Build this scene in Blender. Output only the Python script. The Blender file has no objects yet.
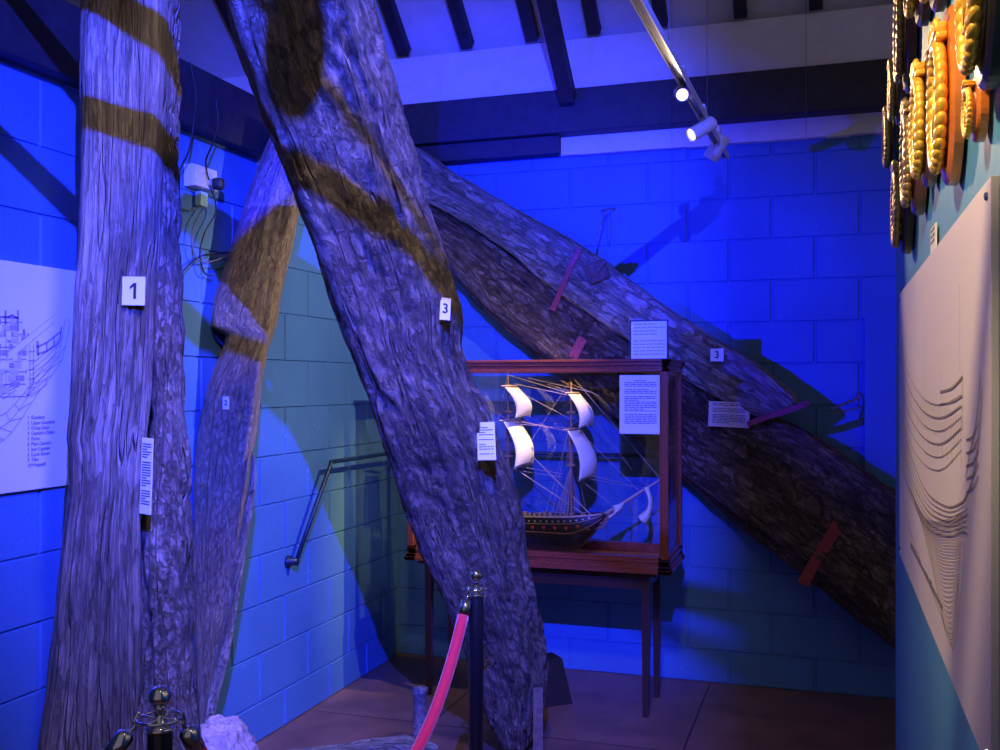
import bpy, bmesh, math, random
from mathutils import Vector, Matrix, noise
from mathutils.bvhtree import BVHTree

random.seed(7)
SC = bpy.context.scene
COL = SC.collection
PI = math.pi

# ------------------------------------------------------------------ camera
CAMH = 1.63
TH = math.atan(0.33)
CT, ST = math.cos(TH), math.sin(TH)
RIGHT = Vector((CT, ST, 0)); FWD = Vector((-ST, CT, 0)); CAM = Vector((0, 0, CAMH))
HOR = 384.0

def ray(px, py):
    return RIGHT*((px-500)/1000.0) + FWD + Vector((0, 0, (HOR-py)/1000.0))
def P(px, py, Z): return CAM + ray(px, py)*Z
def onY(px, py, y): r = ray(px, py); return CAM + r*(y/r.y)
def onX(px, py, x): r = ray(px, py); return CAM + r*(x/r.x)
def onZ(px, py, z): r = ray(px, py); return CAM + r*((z-CAMH)/r.z)

cam = bpy.data.cameras.new('camera'); co = bpy.data.objects.new('camera', cam); COL.objects.link(co)
cam.sensor_width = 36; cam.lens = 36.0; cam.shift_y = 0.009; cam.clip_start = 0.05
co.matrix_world = Matrix((( CT, 0, ST, 0), (ST, 0, -CT, 0), (0, 1, 0, CAMH), (0, 0, 0, 1)))
SC.camera = co
SC.view_settings.view_transform = 'Standard'; SC.view_settings.look = 'None'
SC.view_settings.gamma = 1; SC.view_settings.exposure = 0; SC.view_settings.use_curve_mapping = False

# ------------------------------------------------------------------ materials
MC = {}
def mat(name, col, rough=0.6, metal=0.0, emis=None, estr=0.0, bump=0.0, bscale=60.0, coat=0.0, vary=0.0, spec=0.5, sheen=0):
    if name in MC: return MC[name]
    m = bpy.data.materials.new(name); m.use_nodes = True
    nt = m.node_tree; N = nt.nodes; L = nt.links; b = N['Principled BSDF']
    b.inputs['Base Color'].default_value = (*col, 1); b.inputs['Roughness'].default_value = rough
    b.inputs['Metallic'].default_value = metal; b.inputs['Specular IOR Level'].default_value = spec
    b.inputs['Coat Weight'].default_value = coat
    if sheen: b.inputs['Sheen Weight'].default_value = sheen
    if emis: b.inputs['Emission Color'].default_value = (*emis, 1); b.inputs['Emission Strength'].default_value = estr
    tc = N.new('ShaderNodeTexCoord'); nz = N.new('ShaderNodeTexNoise'); nz.inputs['Scale'].default_value = bscale
    nz.inputs['Detail'].default_value = 6
    L.new(tc.outputs['Object'], nz.inputs['Vector'])
    if bump > 0:
        bp = N.new('ShaderNodeBump'); bp.inputs['Strength'].default_value = 1; bp.inputs['Distance'].default_value = bump
        L.new(nz.outputs['Fac'], bp.inputs['Height']); L.new(bp.outputs['Normal'], b.inputs['Normal'])
    if vary > 0:
        r = N.new('ShaderNodeValToRGB'); e = r.color_ramp.elements
        e[0].position = .3; e[1].position = .7
        e[0].color = (*[c*(1-vary) for c in col], 1); e[1].color = (*[min(1, c*(1+vary)) for c in col], 1)
        L.new(nz.outputs['Fac'], r.inputs['Fac']); L.new(r.outputs['Color'], b.inputs['Base Color'])
    MC[name] = m
    return m

def wood_mat(name, dark, mid, light, crack=0.5, gs=(55, 3.0), vs=(28, 7), bump=0.006):
    m = bpy.data.materials.new(name); m.use_nodes = True
    nt = m.node_tree; N = nt.nodes; L = nt.links; b = N['Principled BSDF']
    b.inputs['Roughness'].default_value = .78; b.inputs['Specular IOR Level'].default_value = .35
    uv = N.new('ShaderNodeUVMap'); uv.uv_map = 'grain'
    def mp(sx, sy, loc=0):
        q = N.new('ShaderNodeMapping'); q.inputs['Scale'].default_value = (sx, sy, 1); q.inputs['Location'].default_value = (loc, loc*.7, 0)
        L.new(uv.outputs['UV'], q.inputs['Vector']); return q
    a = mp(*gs); n1 = N.new('ShaderNodeTexNoise'); n1.inputs['Scale'].default_value = 1; n1.inputs['Detail'].default_value = 8; n1.inputs['Roughness'].default_value = .78
    n1.inputs['Distortion'].default_value = .6
    L.new(a.outputs[0], n1.inputs['Vector'])
    a5 = mp(gs[0]*3.2, gs[1]*5, 13); n5 = N.new('ShaderNodeTexNoise'); n5.inputs['Scale'].default_value = 1; n5.inputs['Detail'].default_value = 4; n5.inputs['Roughness'].default_value = .7
    L.new(a5.outputs[0], n5.inputs['Vector'])
    a2 = mp(7, 2.2, 3); n2 = N.new('ShaderNodeTexNoise'); n2.inputs['Scale'].default_value = 1; n2.inputs['Detail'].default_value = 5
    L.new(a2.outputs[0], n2.inputs['Vector'])
    # warped voronoi cracks
    a3 = mp(vs[0], vs[1], 5); wn = N.new('ShaderNodeTexNoise'); wn.inputs['Scale'].default_value = .9; wn.inputs['Detail'].default_value = 7; wn.inputs['Roughness'].default_value = .7
    L.new(a3.outputs[0], wn.inputs['Vector'])
    mx = N.new('ShaderNodeVectorMath'); mx.operation = 'MULTIPLY_ADD'; mx.inputs[1].default_value = (3.2, 3.2, 0)
    L.new(wn.outputs['Color'], mx.inputs[0]); L.new(a3.outputs[0], mx.inputs[2])
    vo = N.new('ShaderNodeTexVoronoi'); vo.feature = 'DISTANCE_TO_EDGE'; vo.inputs['Scale'].default_value = 1
    L.new(mx.outputs[0], vo.inputs['Vector'])
    mr = N.new('ShaderNodeMapRange'); mr.inputs['From Min'].default_value = 0; mr.inputs['From Max'].default_value = .13
    L.new(vo.outputs['Distance'], mr.inputs['Value'])
    # long splits
    a4 = mp(11, .7, 9); n4 = N.new('ShaderNodeTexNoise'); n4.inputs['Scale'].default_value = 1; n4.inputs['Detail'].default_value = 3
    L.new(a4.outputs[0], n4.inputs['Vector'])
    s4 = N.new('ShaderNodeMath'); s4.operation = 'SUBTRACT'; s4.inputs[1].default_value = .5; L.new(n4.outputs['Fac'], s4.inputs[0])
    b4 = N.new('ShaderNodeMath'); b4.operation = 'ABSOLUTE'; L.new(s4.outputs[0], b4.inputs[0])
    r4 = N.new('ShaderNodeMapRange'); r4.inputs['From Max'].default_value = .013; L.new(b4.outputs[0], r4.inputs['Value'])
    # colour
    ramp = N.new('ShaderNodeValToRGB'); e = ramp.color_ramp.elements
    e[0].position = .30; e[0].color = (*dark, 1); e[1].position = .74; e[1].color = (*light, 1)
    k = e.new(.50); k.color = (*mid, 1)
    ad = N.new('ShaderNodeMath'); ad.operation = 'ADD'; L.new(n1.outputs['Fac'], ad.inputs[0])
    h2 = N.new('ShaderNodeMath'); h2.operation = 'MULTIPLY_ADD'; h2.inputs[1].default_value = .5; L.new(n2.outputs['Fac'], h2.inputs[0])
    h5 = N.new('ShaderNodeMath'); h5.operation = 'MULTIPLY_ADD'; h5.inputs[1].default_value = .5; h5.inputs[2].default_value = -.50; L.new(n5.outputs['Fac'], h5.inputs[0]); L.new(h5.outputs[0], h2.inputs[2])
    L.new(h2.outputs[0], ad.inputs[1]); L.new(ad.outputs[0], ramp.inputs['Fac'])
    L.new(ramp.outputs['Color'], b.inputs['Base Color'])
    # bump height = grain + cracks
    m1 = N.new('ShaderNodeMath'); m1.operation = 'MULTIPLY'; m1.inputs[1].default_value = crack; L.new(mr.outputs[0], m1.inputs[0])
    m2 = N.new('ShaderNodeMath'); m2.operation = 'ADD'; L.new(m1.outputs[0], m2.inputs[0])
    m5 = N.new('ShaderNodeMath'); m5.operation = 'MULTIPLY_ADD'; m5.inputs[1].default_value = .35; L.new(n5.outputs['Fac'], m5.inputs[0]); L.new(n1.outputs['Fac'], m5.inputs[2]); L.new(m5.outputs[0], m2.inputs[1])
    m3 = N.new('ShaderNodeMath'); m3.operation = 'MULTIPLY_ADD'; m3.inputs[1].default_value = 1.5; L.new(r4.outputs[0], m3.inputs[0]); L.new(m2.outputs[0], m3.inputs[2])
    bp = N.new('ShaderNodeBump'); bp.inputs['Strength'].default_value = 1; bp.inputs['Distance'].default_value = bump
    L.new(m3.outputs[0], bp.inputs['Height']); L.new(bp.outputs['Normal'], b.inputs['Normal'])
    return m

def wall_mat(name, col, rough=.55):
    m = bpy.data.materials.new(name); m.use_nodes = True
    nt = m.node_tree; N = nt.nodes; L = nt.links; b = N['Principled BSDF']
    b.inputs['Roughness'].default_value = rough; b.inputs['Specular IOR Level'].default_value = .35
    tc = N.new('ShaderNodeTexCoord')
    n = N.new('ShaderNodeTexNoise'); n.inputs['Scale'].default_value = 90; n.inputs['Detail'].default_value = 6; L.new(tc.outputs['Object'], n.inputs['Vector'])
    g = N.new('ShaderNodeTexNoise'); g.inputs['Scale'].default_value = 2.3; g.inputs['Detail'].default_value = 4; L.new(tc.outputs['Object'], g.inputs['Vector'])
    v = N.new('ShaderNodeTexVoronoi'); v.inputs['Scale'].default_value = 22; L.new(tc.outputs['Object'], v.inputs['Vector'])
    r = N.new('ShaderNodeValToRGB'); e = r.color_ramp.elements
    e[0].position = .3; e[1].position = .7
    e[0].color = (*[c*.88 for c in col], 1); e[1].color = (*[c*1.1 for c in col], 1)
    L.new(g.outputs['Fac'], r.inputs['Fac'])
    # scattered white paint flecks
    lt = N.new('ShaderNodeMath'); lt.operation = 'LESS_THAN'; lt.inputs[1].default_value = .055; L.new(v.outputs['Distance'], lt.inputs[0])
    gt = N.new('ShaderNodeMath'); gt.operation = 'GREATER_THAN'; gt.inputs[1].default_value = .57; L.new(g.outputs['Fac'], gt.inputs[0])
    mu = N.new('ShaderNodeMath'); mu.operation = 'MULTIPLY'; L.new(lt.outputs[0], mu.inputs[0]); L.new(gt.outputs[0], mu.inputs[1])
    mx = N.new('ShaderNodeMix'); mx.data_type = 'RGBA'; mx.inputs[7].default_value = (.55, .6, .6, 1)
    L.new(mu.outputs[0], mx.inputs[0]); L.new(r.outputs['Color'], mx.inputs[6]); L.new(mx.outputs[2], b.inputs['Base Color'])
    bp = N.new('ShaderNodeBump'); bp.inputs['Strength'].default_value = .8; bp.inputs['Distance'].default_value = .003
    L.new(n.outputs['Fac'], bp.inputs['Height']); L.new(bp.outputs['Normal'], b.inputs['Normal'])
    return m

def glass_mat(name, tint=(1, 1, 1), refl=.09):
    m = bpy.data.materials.new(name); m.use_nodes = True
    nt = m.node_tree; N = nt.nodes; L = nt.links
    N.remove(N['Principled BSDF'])
    t = N.new('ShaderNodeBsdfTransparent'); t.inputs[0].default_value = (*tint, 1)
    g = N.new('ShaderNodeBsdfGlossy'); g.inputs['Roughness'].default_value = .01
    f = N.new('ShaderNodeLayerWeight'); f.inputs['Blend'].default_value = .35
    q = N.new('ShaderNodeMath'); q.operation = 'MULTIPLY_ADD'; q.inputs[1].default_value = .5; q.inputs[2].default_value = refl
    L.new(f.outputs['Fresnel'], q.inputs[0])
    mx = N.new('ShaderNodeMixShader'); L.new(q.outputs[0], mx.inputs[0]); L.new(t.outputs[0], mx.inputs[1]); L.new(g.outputs[0], mx.inputs[2])
    L.new(mx.outputs[0], N['Material Output'].inputs['Surface'])
    return m

M_WALL = wall_mat('teal_block_paint', (.066, .18, .42))
M_WALLR = mat('smooth_blue_paint', (.10, .34, .52), .55, bump=.001, bscale=25, vary=.06)
M_OAK = wood_mat('weathered_oak', (.08, .060, .046), (.27, .215, .17), (.58, .49, .41), .5, (70, 2.2), (30, 4), .012)
M_OAKR = wood_mat('rough_flaked_oak', (.08, .060, .046), (.28, .22, .175), (.60, .50, .42), 1.3, (45, 14.0), (34, 18), .018)
M_OAKC = wood_mat('cracked_oak', (.08, .060, .045), (.28, .215, .165), (.56, .46, .37), 1.4, (48, 9.0), (20, 10), .013)
M_OAKF = wood_mat('fine_grained_oak', (.13, .085, .055), (.32, .23, .155), (.52, .40, .28), .5, (110, 18.0), (80, 26), .006)
M_OAKD = wood_mat('dark_pitted_oak', (.045, .028, .021), (.17, .108, .08), (.40, .29, .22), 1.4, (45, 10.0), (22, 10), .016)
M_OAKP = wood_mat('pale_scarred_oak', (.11, .09, .07), (.33, .275, .22), (.60, .52, .42), 1.0, (55, 7.0), (17, 6), .012)
M_BEAM = mat('dark_stained_beam', (.022, .018, .024), .6, bump=.002, bscale=20, vary=.3)
M_CEIL = mat('ceiling_white', (.62, .60, .60), .8, bump=.002, bscale=9, vary=.06)
M_BOARD = mat('board_white', (.66, .63, .63), .75, bump=.002, bscale=14, vary=.05)
M_FLOOR = None
M_MAHOG = mat('mahogany', (.22, .045, .022), .28, bump=.0006, bscale=80, coat=.35, vary=.3)
M_TABLE = mat('dark_table_wood', (.045, .016, .012), .35, coat=.2, vary=.2)
M_CHROME = mat('chrome', (.75, .75, .78), .09, 1.0)
M_BLKM = mat('black_metal', (.012, .012, .016), .32, .3, coat=.3)
M_VELVET = mat('red_velvet', (.88, .012, .035), .75, bump=.001, bscale=300, sheen=.5)
M_PAPER = mat('white_paper', (.82, .80, .80), .6)
M_INK = mat('black_ink', (.03, .03, .035), .6)
M_GREYINK = mat('grey_ink', (.20, .18, .22), .7)
M_FADEINK = mat('pale_ink', (.42, .37, .40), .7)
M_BUFF = mat('buff_card', (.62, .52, .45), .6)
M_WHITEPL = mat('white_plastic', (.75, .72, .68), .35)
M_WHITEMT = mat('white_enamel', (.74, .73, .74), .35)
M_CABLE = mat('black_cable', (.012, .012, .014), .5)
M_GREYCAB = mat('grey_cable', (.14, .12, .12), .5)
M_RED = mat('red_oxide_iron', (.33, .045, .05), .55, bump=.001, vary=.2)
M_GOLD = mat('gilt', (.95, .56, .06), .32, .30, bump=.0012, bscale=160)
M_GOLDD = mat('antique_gilt', (.50, .33, .12), .33, .5, bump=.0015, bscale=160)
M_SHO = mat('orange_varnished_wood', (.72, .20, .03), .3, coat=.4, vary=.2, bscale=18)
M_SHD = mat('dark_varnished_wood', (.13, .045, .03), .3, coat=.4, vary=.3, bscale=18)
M_SHB = mat('black_wood', (.02, .017, .018), .35, coat=.2)
M_CREAM = mat('cream_enamel', (.8, .72, .45), .35)
M_HULL = mat('black_hull_paint', (.014, .012, .016), .35, coat=.3, bump=.0005, bscale=200)
M_DECK = mat('model_deck_wood', (.38, .25, .13), .5, vary=.3, bscale=120)
M_SPAR = mat('model_spar', (.30, .13, .07), .45, vary=.25, bscale=100)
M_YARD = mat('yard_ochre', (.62, .42, .25), .45)
M_SAIL = mat('sail_cloth', (.80, .74, .60), .8, bump=.0008, bscale=90)
M_LINE = mat('rigging_cord', (.55, .40, .28), .7)
M_SHROUD = mat('tarred_cord', (.33, .24, .20), .7)
M_PORT = mat('gun_port_red', (.65, .06, .03), .5)
M_STUD = mat('pale_studs', (.75, .66, .5), .4)
M_ROCK = mat('pale_encrusted_stone', (.62, .47, .42), .85, bump=.03, bscale=24, vary=.3)
M_IRON = mat('corroded_iron', (.20, .17, .17), .6, .3, bump=.004, bscale=45, vary=.55)
M_RAIL = mat('dark_blue_rail', (.01, .03, .06), .4, .2)
M_GLASS = glass_mat('case_glass', refl=.035)
M_SPEAR = mat('grey_plaster', (.25, .23, .24), .9)

def floor_mat():
    m = bpy.data.materials.new('brown_floor_tiles'); m.use_nodes = True
    nt = m.node_tree; N = nt.nodes; L = nt.links; b = N['Principled BSDF']
    b.inputs['Roughness'].default_value = .42
    tc = N.new('ShaderNodeTexCoord')
    mp = N.new('ShaderNodeMapping'); mp.inputs['Location'].default_value = (.62, .35, 0); L.new(tc.outputs['Object'], mp.inputs['Vector'])
    br = N.new('ShaderNodeTexBrick'); br.offset = 0.0; br.inputs['Scale'].default_value = 1
    br.inputs['Brick Width'].default_value = 1.2; br.inputs['Row Height'].default_value = 1.2; br.inputs['Mortar Size'].default_value = .004
    br.inputs['Color1'].default_value = (.20, .10, .07, 1); br.inputs['Color2'].default_value = (.23, .12, .08, 1); br.inputs['Mortar'].default_value = (.03, .018, .014, 1)
    L.new(mp.outputs[0], br.inputs['Vector'])
    n = N.new('ShaderNodeTexNoise'); n.inputs['Scale'].default_value = 5; n.inputs['Detail'].default_value = 8; L.new(tc.outputs['Object'], n.inputs['Vector'])
    mx = N.new('ShaderNodeMix'); mx.data_type = 'RGBA'; mx.blend_type = 'MULTIPLY'; mx.inputs[0].default_value = .7
    r = N.new('ShaderNodeValToRGB'); r.color_ramp.elements[0].position = .3; r.color_ramp.elements[1].position = .75
    r.color_ramp.elements[0].color = (.5, .5, .5, 1); r.color_ramp.elements[1].color = (1.2, 1.2, 1.2, 1)
    L.new(n.outputs['Fac'], r.inputs['Fac']); L.new(br.outputs['Color'], mx.inputs[6]); L.new(r.outputs['Color'], mx.inputs[7])
    L.new(mx.outputs[2], b.inputs['Base Color'])
    bp = N.new('ShaderNodeBump'); bp.inputs['Strength'].default_value = .5; bp.inputs['Distance'].default_value = .002
    L.new(n.outputs['Fac'], bp.inputs['Height']); L.new(bp.outputs['Normal'], b.inputs['Normal'])
    return m
M_FLOOR = floor_mat()

# ------------------------------------------------------------------ object helpers
def link(name, bm, m, parent=None, smooth=False, mods=None):
    me = bpy.data.meshes.new(name); bm.normal_update(); bm.to_mesh(me); bm.free()
    o = bpy.data.objects.new(name, me); COL.objects.link(o)
    for x in (m if isinstance(m, (list, tuple)) else [m]): me.materials.append(x)
    if smooth:
        for p in me.polygons: p.use_smooth = True
    if parent: o.parent = parent; o.matrix_parent_inverse = parent.matrix_world.inverted()
    return o
def tag(o, label=None, cat=None, group=None, kind=None):
    if label: o['label'] = label
    if cat: o['category'] = cat
    if group: o['group'] = group
    if kind: o['kind'] = kind
    return o
def thing(name, loc, label, cat, group=None):
    o = bpy.data.objects.new(name, None); o.empty_display_size = .05; COL.objects.link(o)
    o.location = loc; o.matrix_world = Matrix.Translation(loc)
    return tag(o, label, cat, group)
def struct(name, bm, m, label=None, smooth=False):
    o = link(name, bm, m, None, smooth); o['kind'] = 'structure'
    if label: o['label'] = label
    return o
def box(bm, lo, hi, bev=0.0, mi=0):
    lo = Vector(lo); hi = Vector(hi)
    r = bmesh.ops.create_cube(bm, size=1)
    vs = r['verts']
    for v in vs: v.co = Vector(((lo.x+hi.x)/2+v.co.x*(hi.x-lo.x), (lo.y+hi.y)/2+v.co.y*(hi.y-lo.y), (lo.z+hi.z)/2+v.co.z*(hi.z-lo.z)))
    fs = set(f for v in vs for f in v.link_faces)
    for f in fs: f.material_index = mi
    if bev > 0:
        es = list(set(e for v in vs for e in v.link_edges))
        bmesh.ops.bevel(bm, geom=es, offset=bev, segments=2, affect='EDGES', profile=.5)
    return vs
def obox(bm, c, ax, ay, az, bev=0.0):
    """oriented box: centre, three half-extent vectors"""
    r = bmesh.ops.create_cube(bm, size=2); c = Vector(c)
    for v in r['verts']: v.co = c + ax*v.co.x + ay*v.co.y + az*v.co.z
    if bev > 0:
        es = list(set(e for v in r['verts'] for e in v.link_edges))
        bmesh.ops.bevel(bm, geom=es, offset=bev, segments=2, affect='EDGES', profile=.5)
def tube(bm, pts, r, n=10, caps=True, closed=False):
    pts = [Vector(p) for p in pts]
    rs = r if isinstance(r, (list, tuple)) else [r]*len(pts)
    rings = []; up = None
    K = len(pts)
    for i, p in enumerate(pts):
        if closed: t = pts[(i+1) % K]-pts[i-1]
        else: t = pts[min(i+1, K-1)]-pts[max(i-1, 0)]
        t.normalize()
        if up is None:
            up = Vector((0, 0, 1)) if abs(t.z) < .9 else Vector((1, 0, 0))
        a = (up - t*up.dot(t)); 
        if a.length < 1e-6: a = t.orthogonal()
        a.normalize(); up = a; b = t.cross(a)
        rings.append([bm.verts.new(p + (a*math.cos(2*PI*k/n)+b*math.sin(2*PI*k/n))*rs[i]) for k in range(n)])
    R = range(K if closed else K-1)
    for i in R:
        A, B = rings[i], rings[(i+1) % K]
        for k in range(n): bm.faces.new((A[k], A[(k+1) % n], B[(k+1) % n], B[k]))
    if caps and not closed:
        bm.faces.new(list(reversed(rings[0]))); bm.faces.new(rings[-1])
def lathe(bm, c, axis, prof, n=24):
    """prof: list of (dist along axis, radius)"""
    c = Vector(c); ax = Vector(axis).normalized(); a = ax.orthogonal().normalized(); b = ax.cross(a)
    rings = []
    for d, r in prof:
        rings.append([bm.verts.new(c+ax*d+(a*math.cos(2*PI*k/n)+b*math.sin(2*PI*k/n))*max(r, 1e-5)) for k in range(n)])
    for A, B in zip(rings, rings[1:]):
        for k in range(n): bm.faces.new((A[k], A[(k+1) % n], B[(k+1) % n], B[k]))
    bm.faces.new(list(reversed(rings[0]))); bm.faces.new(rings[-1])
def ball(bm, c, r, sc=(1, 1, 1), n=16, m=10):
    c = Vector(c)
    res = bmesh.ops.create_uvsphere(bm, u_segments=n, v_segments=m, radius=r)
    for v in res['verts']: v.co = Vector((v.co.x*sc[0], v.co.y*sc[1], v.co.z*sc[2]))+c
    return res['verts']
def smooth_path(pts, k=8):
    pts = [Vector(p) for p in pts]; out = []
    for i in range(len(pts)-1):
        p0 = pts[max(i-1, 0)]; p1 = pts[i]; p2 = pts[i+1]; p3 = pts[min(i+2, len(pts)-1)]
        for j in range(k):
            t = j/k
            out.append(.5*((2*p1)+(p2-p0)*t+(2*p0-5*p1+4*p2-p3)*t*t+(3*p1-p0-3*p2+p3)*t**3))
    out.append(pts[-1]); return out
def interp(tab, x):
    if x <= tab[0][0]: 
        a, b = tab[0], tab[1]; return a[1]+(b[1]-a[1])*(x-a[0])/(b[0]-a[0])*.3
    for a, b in zip(tab, tab[1:]):
        if x <= b[0]: return a[1]+(b[1]-a[1])*(x-a[0])/(b[0]-a[0])
    a, b = tab[-2], tab[-1]; return b[1]+(b[1]-a[1])*(x-b[0])/(b[0]-a[0])

# ------------------------------------------------------------------ setting
XL, YB, XR = -2.47, 5.55, 0.20
COURSE = 0.2235; H0 = 0.1755           # height of one mortar line
BL = 0.445

def block_wall(name, axis, fixed, lo, hi, zlo, zhi, joint0, m, flip, label):
    """a wall of painted concrete blocks with real recessed joints; runs along `axis` from lo to hi"""
    bm = bmesh.new()
    def pt(a, z, d):    # d = depth behind the face
        return Vector((a, fixed+d, z)) if axis == 'x' else Vector((fixed-d, a, z))
    k0 = int(math.floor((zlo-H0)/COURSE)); rows = []
    k = k0
    while H0+k*COURSE < zhi: rows.append(k); k += 1
    gv, gh, dep, bv = .0055, .003, .007, .004
    for k in rows:
        za, zb = H0+k*COURSE, H0+(k+1)*COURSE
        za = max(za, zlo); zb = min(zb, zhi)
        if zb-za < .02: continue
        off = joint0 + (0 if k % 2 else BL/2)
        j = math.floor((lo-off)/BL)
        a = off+j*BL
        while a < hi:
            x0, x1 = max(a, lo), min(a+BL, hi)
            a += BL
            if x1-x0 < .02: continue
            jit = random.uniform(-.0012, .0012)
            o4 = [(x0+gv, za+gh), (x1-gv, za+gh), (x1-gv, zb-gh), (x0+gv, zb-gh)]
            i4 = [(x0+gv+bv, za+gh+bv*.7), (x1-gv-bv, za+gh+bv*.7), (x1-gv-bv, zb-gh-bv*.7), (x0+gv+bv, zb-gh-bv*.7)]
            e4 = [(x0, za), (x1, za), (x1, zb), (x0, zb)]
            E = [bm.verts.new(pt(u, z, dep)) for u, z in e4]
            O = [bm.verts.new(pt(u, z, dep)) for u, z in o4]
            I = [bm.verts.new(pt(u, z, jit)) for u, z in i4]
            bm.faces.new(I)
            for q in range(4):
                w = (q+1) % 4
                bm.faces.new((O[q], O[w], I[w], I[q])); bm.faces.new((E[q], E[w], O[w], O[q]))
    # solid body behind
    if axis == 'x': box(bm, (lo, fixed+dep+.001, zlo), (hi, fixed+.2, zhi))
    else: box(bm, (fixed-.2, lo, zlo), (fixed-dep-.001, hi, zhi))
    bmesh.ops.recalc_face_normals(bm, faces=bm.faces)
    return struct(name, bm, m, label)

block_wall('wall_back', 'x', YB, -4.6, 2.6, 0, 3.3, -.075, M_WALL, False, 'teal painted concrete block wall behind the display case')
block_wall('wall_left', 'y', XL, -1.5, YB, 0, 2.66, 4.208, M_WALL, True, 'teal painted block wall on the left')
bm = bmesh.new(); box(bm, (-5, -1.5, -.1), (3, 6, 0)); struct('floor', bm, M_FLOOR, 'brown tiled floor')
# dark header beam over the left wall
bm = bmesh.new(); box(bm, (XL-.12, -1.5, 2.65), (XL+.07, YB-.02, 2.90), .006); struct('trim_1', bm, M_BEAM, 'dark beam along the top of the left wall')
# beam and boards at the top of the back wall
bm = bmesh.new(); box(bm, (-4.6, YB-.16, 3.03), (2.6, YB-.004, 3.27), .006); box(bm, (-4.6, YB-.10, 2.93), (-1.45, YB-.004, 3.04), .005)
struct('trim_2', bm, M_BEAM, 'dark beam across the back wall')
bm = bmesh.new()
seg = [(-1.46+i*.12) for i in range(0, 30)]
for a, b in zip(seg, seg[1:]): box(bm, (a, YB-.05, 2.925+random.uniform(-.004, .004)), (b+.001, YB-.004, 3.035))
struct('trim_3', bm, M_BOARD, 'white painted batten under the dark beam')
bm = bmesh.new(); box(bm, (-4.6, YB-.13, 3.262), (2.6, YB+.05, 3.55)); struct('trim_4', bm, M_BOARD, 'white fascia board above the dark beam')
# sloping ceiling
SL = .85
bm = bmesh.new()
y0, z0 = 5.62, 3.46
y1 = -1.5; z1 = z0+SL*(y0-y1)
vs = [bm.verts.new(v) for v in ((-5, y0, z0), (3, y0, z0), (3, y1, z1), (-5, y1, z1), (-5, y0, z0+.1), (3, y0, z0+.1), (3, y1, z1+.1), (-5, y1, z1+.1))]
for f in ((0, 1, 2, 3), (7, 6, 5, 4), (0, 4, 5, 1), (1, 5, 6, 2), (2, 6, 7, 3), (3, 7, 4, 0)): bm.faces.new([vs[i] for i in f])
struct('ceiling', bm, M_CEIL, 'white sloping ceiling between the rafters')
sdir = Vector((0, -1, SL)).normalized(); snrm = Vector((0, -SL, -1)).normalized()
def zc(y): return z0+SL*(y0-y)
rx = [onY(px, py, 5.42).x for px, py in ((405, 62), (468, 55), (533, 50), (595, 44), (662, 38), (741, 33), (816, 25))]
rx = [rx[0]-.40*3-.35, rx[0]-.40*2-.2, rx[0]-.40]+rx+[rx[-1]+.42, rx[-1]+.84, rx[-1]+1.26]
for i, x in enumerate(rx):
    bm = bmesh.new()
    a = Vector((x, 5.44, zc(5.44))); L = 3.2
    obox(bm, a+sdir*L/2+snrm*.03, Vector((.030, 0, 0)), sdir*L/2, snrm*.045, .004)
    o = struct('trim_%d' % (5+i), bm, M_BEAM, 'dark rafter under the white ceiling')
# hanging dark strut in front of the fascia
bm = bmesh.new()
A = onY(568, 98, 5.34); B = A+Vector((0, -1.2, 1.2*SL))
obox(bm, (A+B)/2+Vector((0, 0, .0)), Vector((.036, 0, 0)), (B-A)/2, snrm*.04, .004)
struct('trim_20', bm, M_BEAM, 'dark strut crossing the white fascia board')
# far side closure behind the left partition
bm = bmesh.new(); box(bm, (-5, -1.5, 0), (-4.8, 6, 6.5)); struct('wall_far', bm, M_SPEAR, 'dim wall beyond the left partition')
# right partition
bm = bmesh.new(); box(bm, (XR, .25, 0), (XR+.16, 3.45, 3.0), .004); struct('wall_right', bm, M_WALLR, 'smooth light blue partition wall')
# boxed duct on the back wall
bm = bmesh.new(); a = onY(864.5, 317, YB-.03); box(bm, (a.x, YB-.03, 0.95), (a.x+.42, YB+.004, a.z), .003)
struct('trim_21', bm, M_WALL, 'flat painted panel on the back wall')
# unseen conduits added above the camera to throw the bands of shade on the timbers
def conduit(name, a, b, r):
    bm = bmesh.new(); tube(bm, [a, b], r, 12); return struct(name, bm, M_BLKM, 'dark conduit added out of view to cast shade')

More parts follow.
